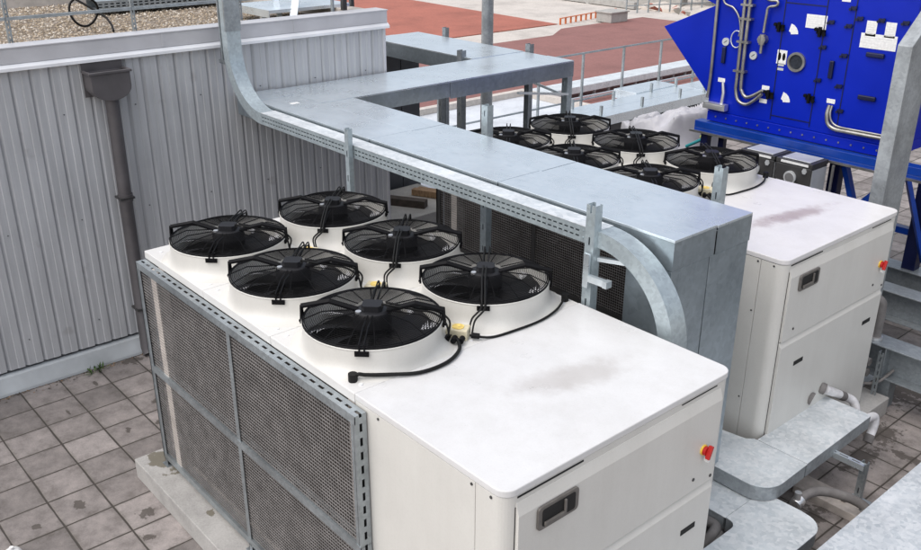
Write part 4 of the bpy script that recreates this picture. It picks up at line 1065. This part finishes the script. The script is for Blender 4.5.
b = MB(); b.box(-.16, .16, FY - .10, FY - .02, 2.50, 2.58); b.tube([(.06, FY - .04, 2.84), (.09, FY - .05, 2.72), (.08, FY - .05, 2.58)], .02, 8); b.box(-.13, .13, FY - .105, FY - .1, 2.52, 2.56); b.build('terminal_tray', 'alu', ah)
# stand
for (x, y, z0, z1, w_) in ((-.11, FY - .02, .0, 2.18, .10), (.06, FY + .10, 0, 2.18, .08), (1.60, 6.95, 0, 2.18, .13), (-.1, 8.6, 0, 2.18, .12), (2.26, 7.95, .72, 2.18, .16), (2.75, 8.6, .72, 2.2, .12)):
    b = MB(); b.box(x - w_ / 2, x + w_ / 2, y - w_ / 2, y + w_ / 2, z0, z1); b.build('leg', 'navy', ah, .005)
b = MB(); b.bar((1.70, 6.95, 2.1), (2.05, 6.95, 1.2), .09, .06); b.bar((2.35, 6.9, 2.15), (1.75, 6.95, 1.45), .11, .07); b.bar((2.15, 7.6, 1.95), (2.42, 7.9, .85), .07, .05); b.bar((1.9, 7.95, 1.18), (2.9, 7.95, 1.18), .10, .08); b.bar((2.3, 7.95, 1.55), (3.1, 7.95, 2.1), .08, .06)
b.build('brace', 'blue2', ah)

# ------------------------------------------------------------------ kinked steel column and platform beams
b = MB()
b.prism([(5.80, 0), (5.80, 3.70), (7.6, 5.15), (7.9, 4.80), (6.24, 3.45), (6.24, 0)], 'x', 2.545, 2.69)
b.box(2.45, 2.79, 5.7, 6.34, 0, .02)
tag(b.build('kinked_column', 'galv_col', bevel=.006), 'thick galvanised steel column with an inclined top in front of the blue unit', 'column')
def ibeam(y0, y1, lab, x0=2.74, x1=9, zt=.72, zb=.36):
    b = MB(); ym = (y0 + y1) / 2
    b.box(x0, x1, y0, y1, zt - .014, zt); b.box(x0, x1, ym - .006, ym + .006, zb + .014, zt - .014); b.box(x0, x1, y0, y1, zb, zb + .014)
    x = x0 + .35
    while x < x1: b.box(x, x + .014, y0 + .01, ym - .006, zb + .014, zt - .014); b.box(x - .02, x + .10, ym - .08, ym + .08, 0.0, zb); x += 2.2
    return tag(b.build('steel_beam', 'galv_beam', bevel=.003), lab, 'beam', 'galvanised platform beams')
ibeam(5.64, 5.92, 'galvanised platform beam nearest the rear chiller, right of its door', 2.72)
ibeam(7.05, 7.32, 'galvanised platform beam in the middle of three on the right', 1.75)
ibeam(7.80, 8.08, 'galvanised platform beam farthest back, carrying the blue legs', 1.6)
t = thing('riser_pipe', (2.88, 5.78, .72), 'dark insulated riser pipe on the nearest platform beam', 'pipe')
b = MB(); b.tube(smooth_path([(2.90, 5.76, .74), (2.90, 5.76, 1.05), (2.88, 5.76, 1.14), (2.75, 5.76, 1.18)], 5), .055, 14); b.build('pipe', 'insul', t)
b = MB(); b.tube([(2.90, 5.76, .722), (2.90, 5.76, .752)], .075, 14); b.build('collar', 'alu', t)
b = MB(); b.tube([(2.93, 5.55, .30), (2.93, 5.55, .62)], .02, 8); b.tube([(2.6, 5.52, .56), (3.0, 5.52, .56)], .045, 12); b.tube([(2.6, 5.52, .44), (3.0, 5.52, .44)], .045, 12)
b.tube(smooth_path([(2.95, 5.50, .30), (3.08, 5.6, .33), (3.16, 5.75, .45)], 5), .016, 8)
tag(b.build('pipe_pair', 'insul'), 'dark pipes tucked behind the lower right corner of the rear chiller', 'pipe')
b = MB(); b.slotted((3.06, 5.54, .02), (0, 0, 1), (1, 0, 0), (0, 1, 0), .68, .05, .005, 1, .05, .08, .016); b.box(3.055, 3.06, 5.54, 5.60, .02, .70); b.box(3.02, 3.14, 5.50, 5.62, 0, .02)
tag(b.build('slotted_upright', 'galv_dark'), 'slotted galvanised upright against the nearest platform beam', 'post')
# pump cabinets
for (x0, lab) in ((.73, 'charcoal control box with pale lid beside the rear chiller fan'), (1.20, 'charcoal control box with round gauge beside the rear chiller lid')):
    t = thing('control_box', (x0 + .23, 6.47, 0), lab, 'control box', 'charcoal control boxes below the blue unit')
    b = MB(); b.box(x0, x0 + .44, 6.28, 6.63, 1.30, 2.17); b.build('body', 'dgrey', t, .01)
    b = MB(); b.box(x0 - .005, x0 + .445, 6.275, 6.635, 2.172, 2.225); b.build('lid', 'dgrey', t, .006)
    b = MB(); b.box(x0 + .05, x0 + .40, 6.31, 6.60, 2.2255, 2.235); b.build('lid_plate', 'lgrey', t, .004)
    b = MB(); b.box(x0 + .06, x0 + .40, 6.270, 6.2745, 2.185, 2.212); b.build('label_strip', 'paper', t)
    b = MB(); b.box(x0 + .4405, x0 + .445, 6.30, 6.61, 1.32, 2.15); b.build('side_panel', 'lgrey', t)
    b = MB(); b.cyl((x0 + .20, 6.275, 2.03), (x0 + .20, 6.255, 2.03), .075, 24, 0); b.build('gauge', 'lgrey', t)
    b = MB(); b.cyl((x0 + .20, 6.255, 2.03), (x0 + .20, 6.250, 2.03), .055, 24); b.build('gauge_glass', 'alu', t)
    b = MB(); b.prism([(x0 + .36 + .03 * math.cos(6.28 * k / 6), 2.13 + .035 * math.sin(6.28 * k / 6)) for k in range(6)], 'y', 6.268, 6.279); b.build('badge', 'lgrey', t)
    b = MB(); b.box(x0 + .04, x0 + .09, 6.32, 6.37, 0, 1.30); b.box(x0 + .35, x0 + .40, 6.32, 6.37, 0, 1.30); b.box(x0 + .04, x0 + .09, 6.55, 6.60, 0, 1.30); b.box(x0 + .35, x0 + .40, 6.55, 6.60, 0, 1.30); b.build('stand', 'galv_dark', t)
b = MB(); b.box(1.70, 1.725, 6.62, 6.64, 0, 2.17); tag(b.build('thin_upright', 'steel'), 'thin bright upright beside the control box with the round gauge', 'post')
# board wall far right
b = MB(); b.box(2.6, 9, 9.6, 9.8, 0, 4.4)
for k in range(30): b.box(2.62 + k * .21, 2.62 + k * .21 + .19, 9.575, 9.598, 0, 4.4)
tag(b.build('board_wall', 'wallc'), 'grey-brown board wall beyond the steel column on the right', 'wall')
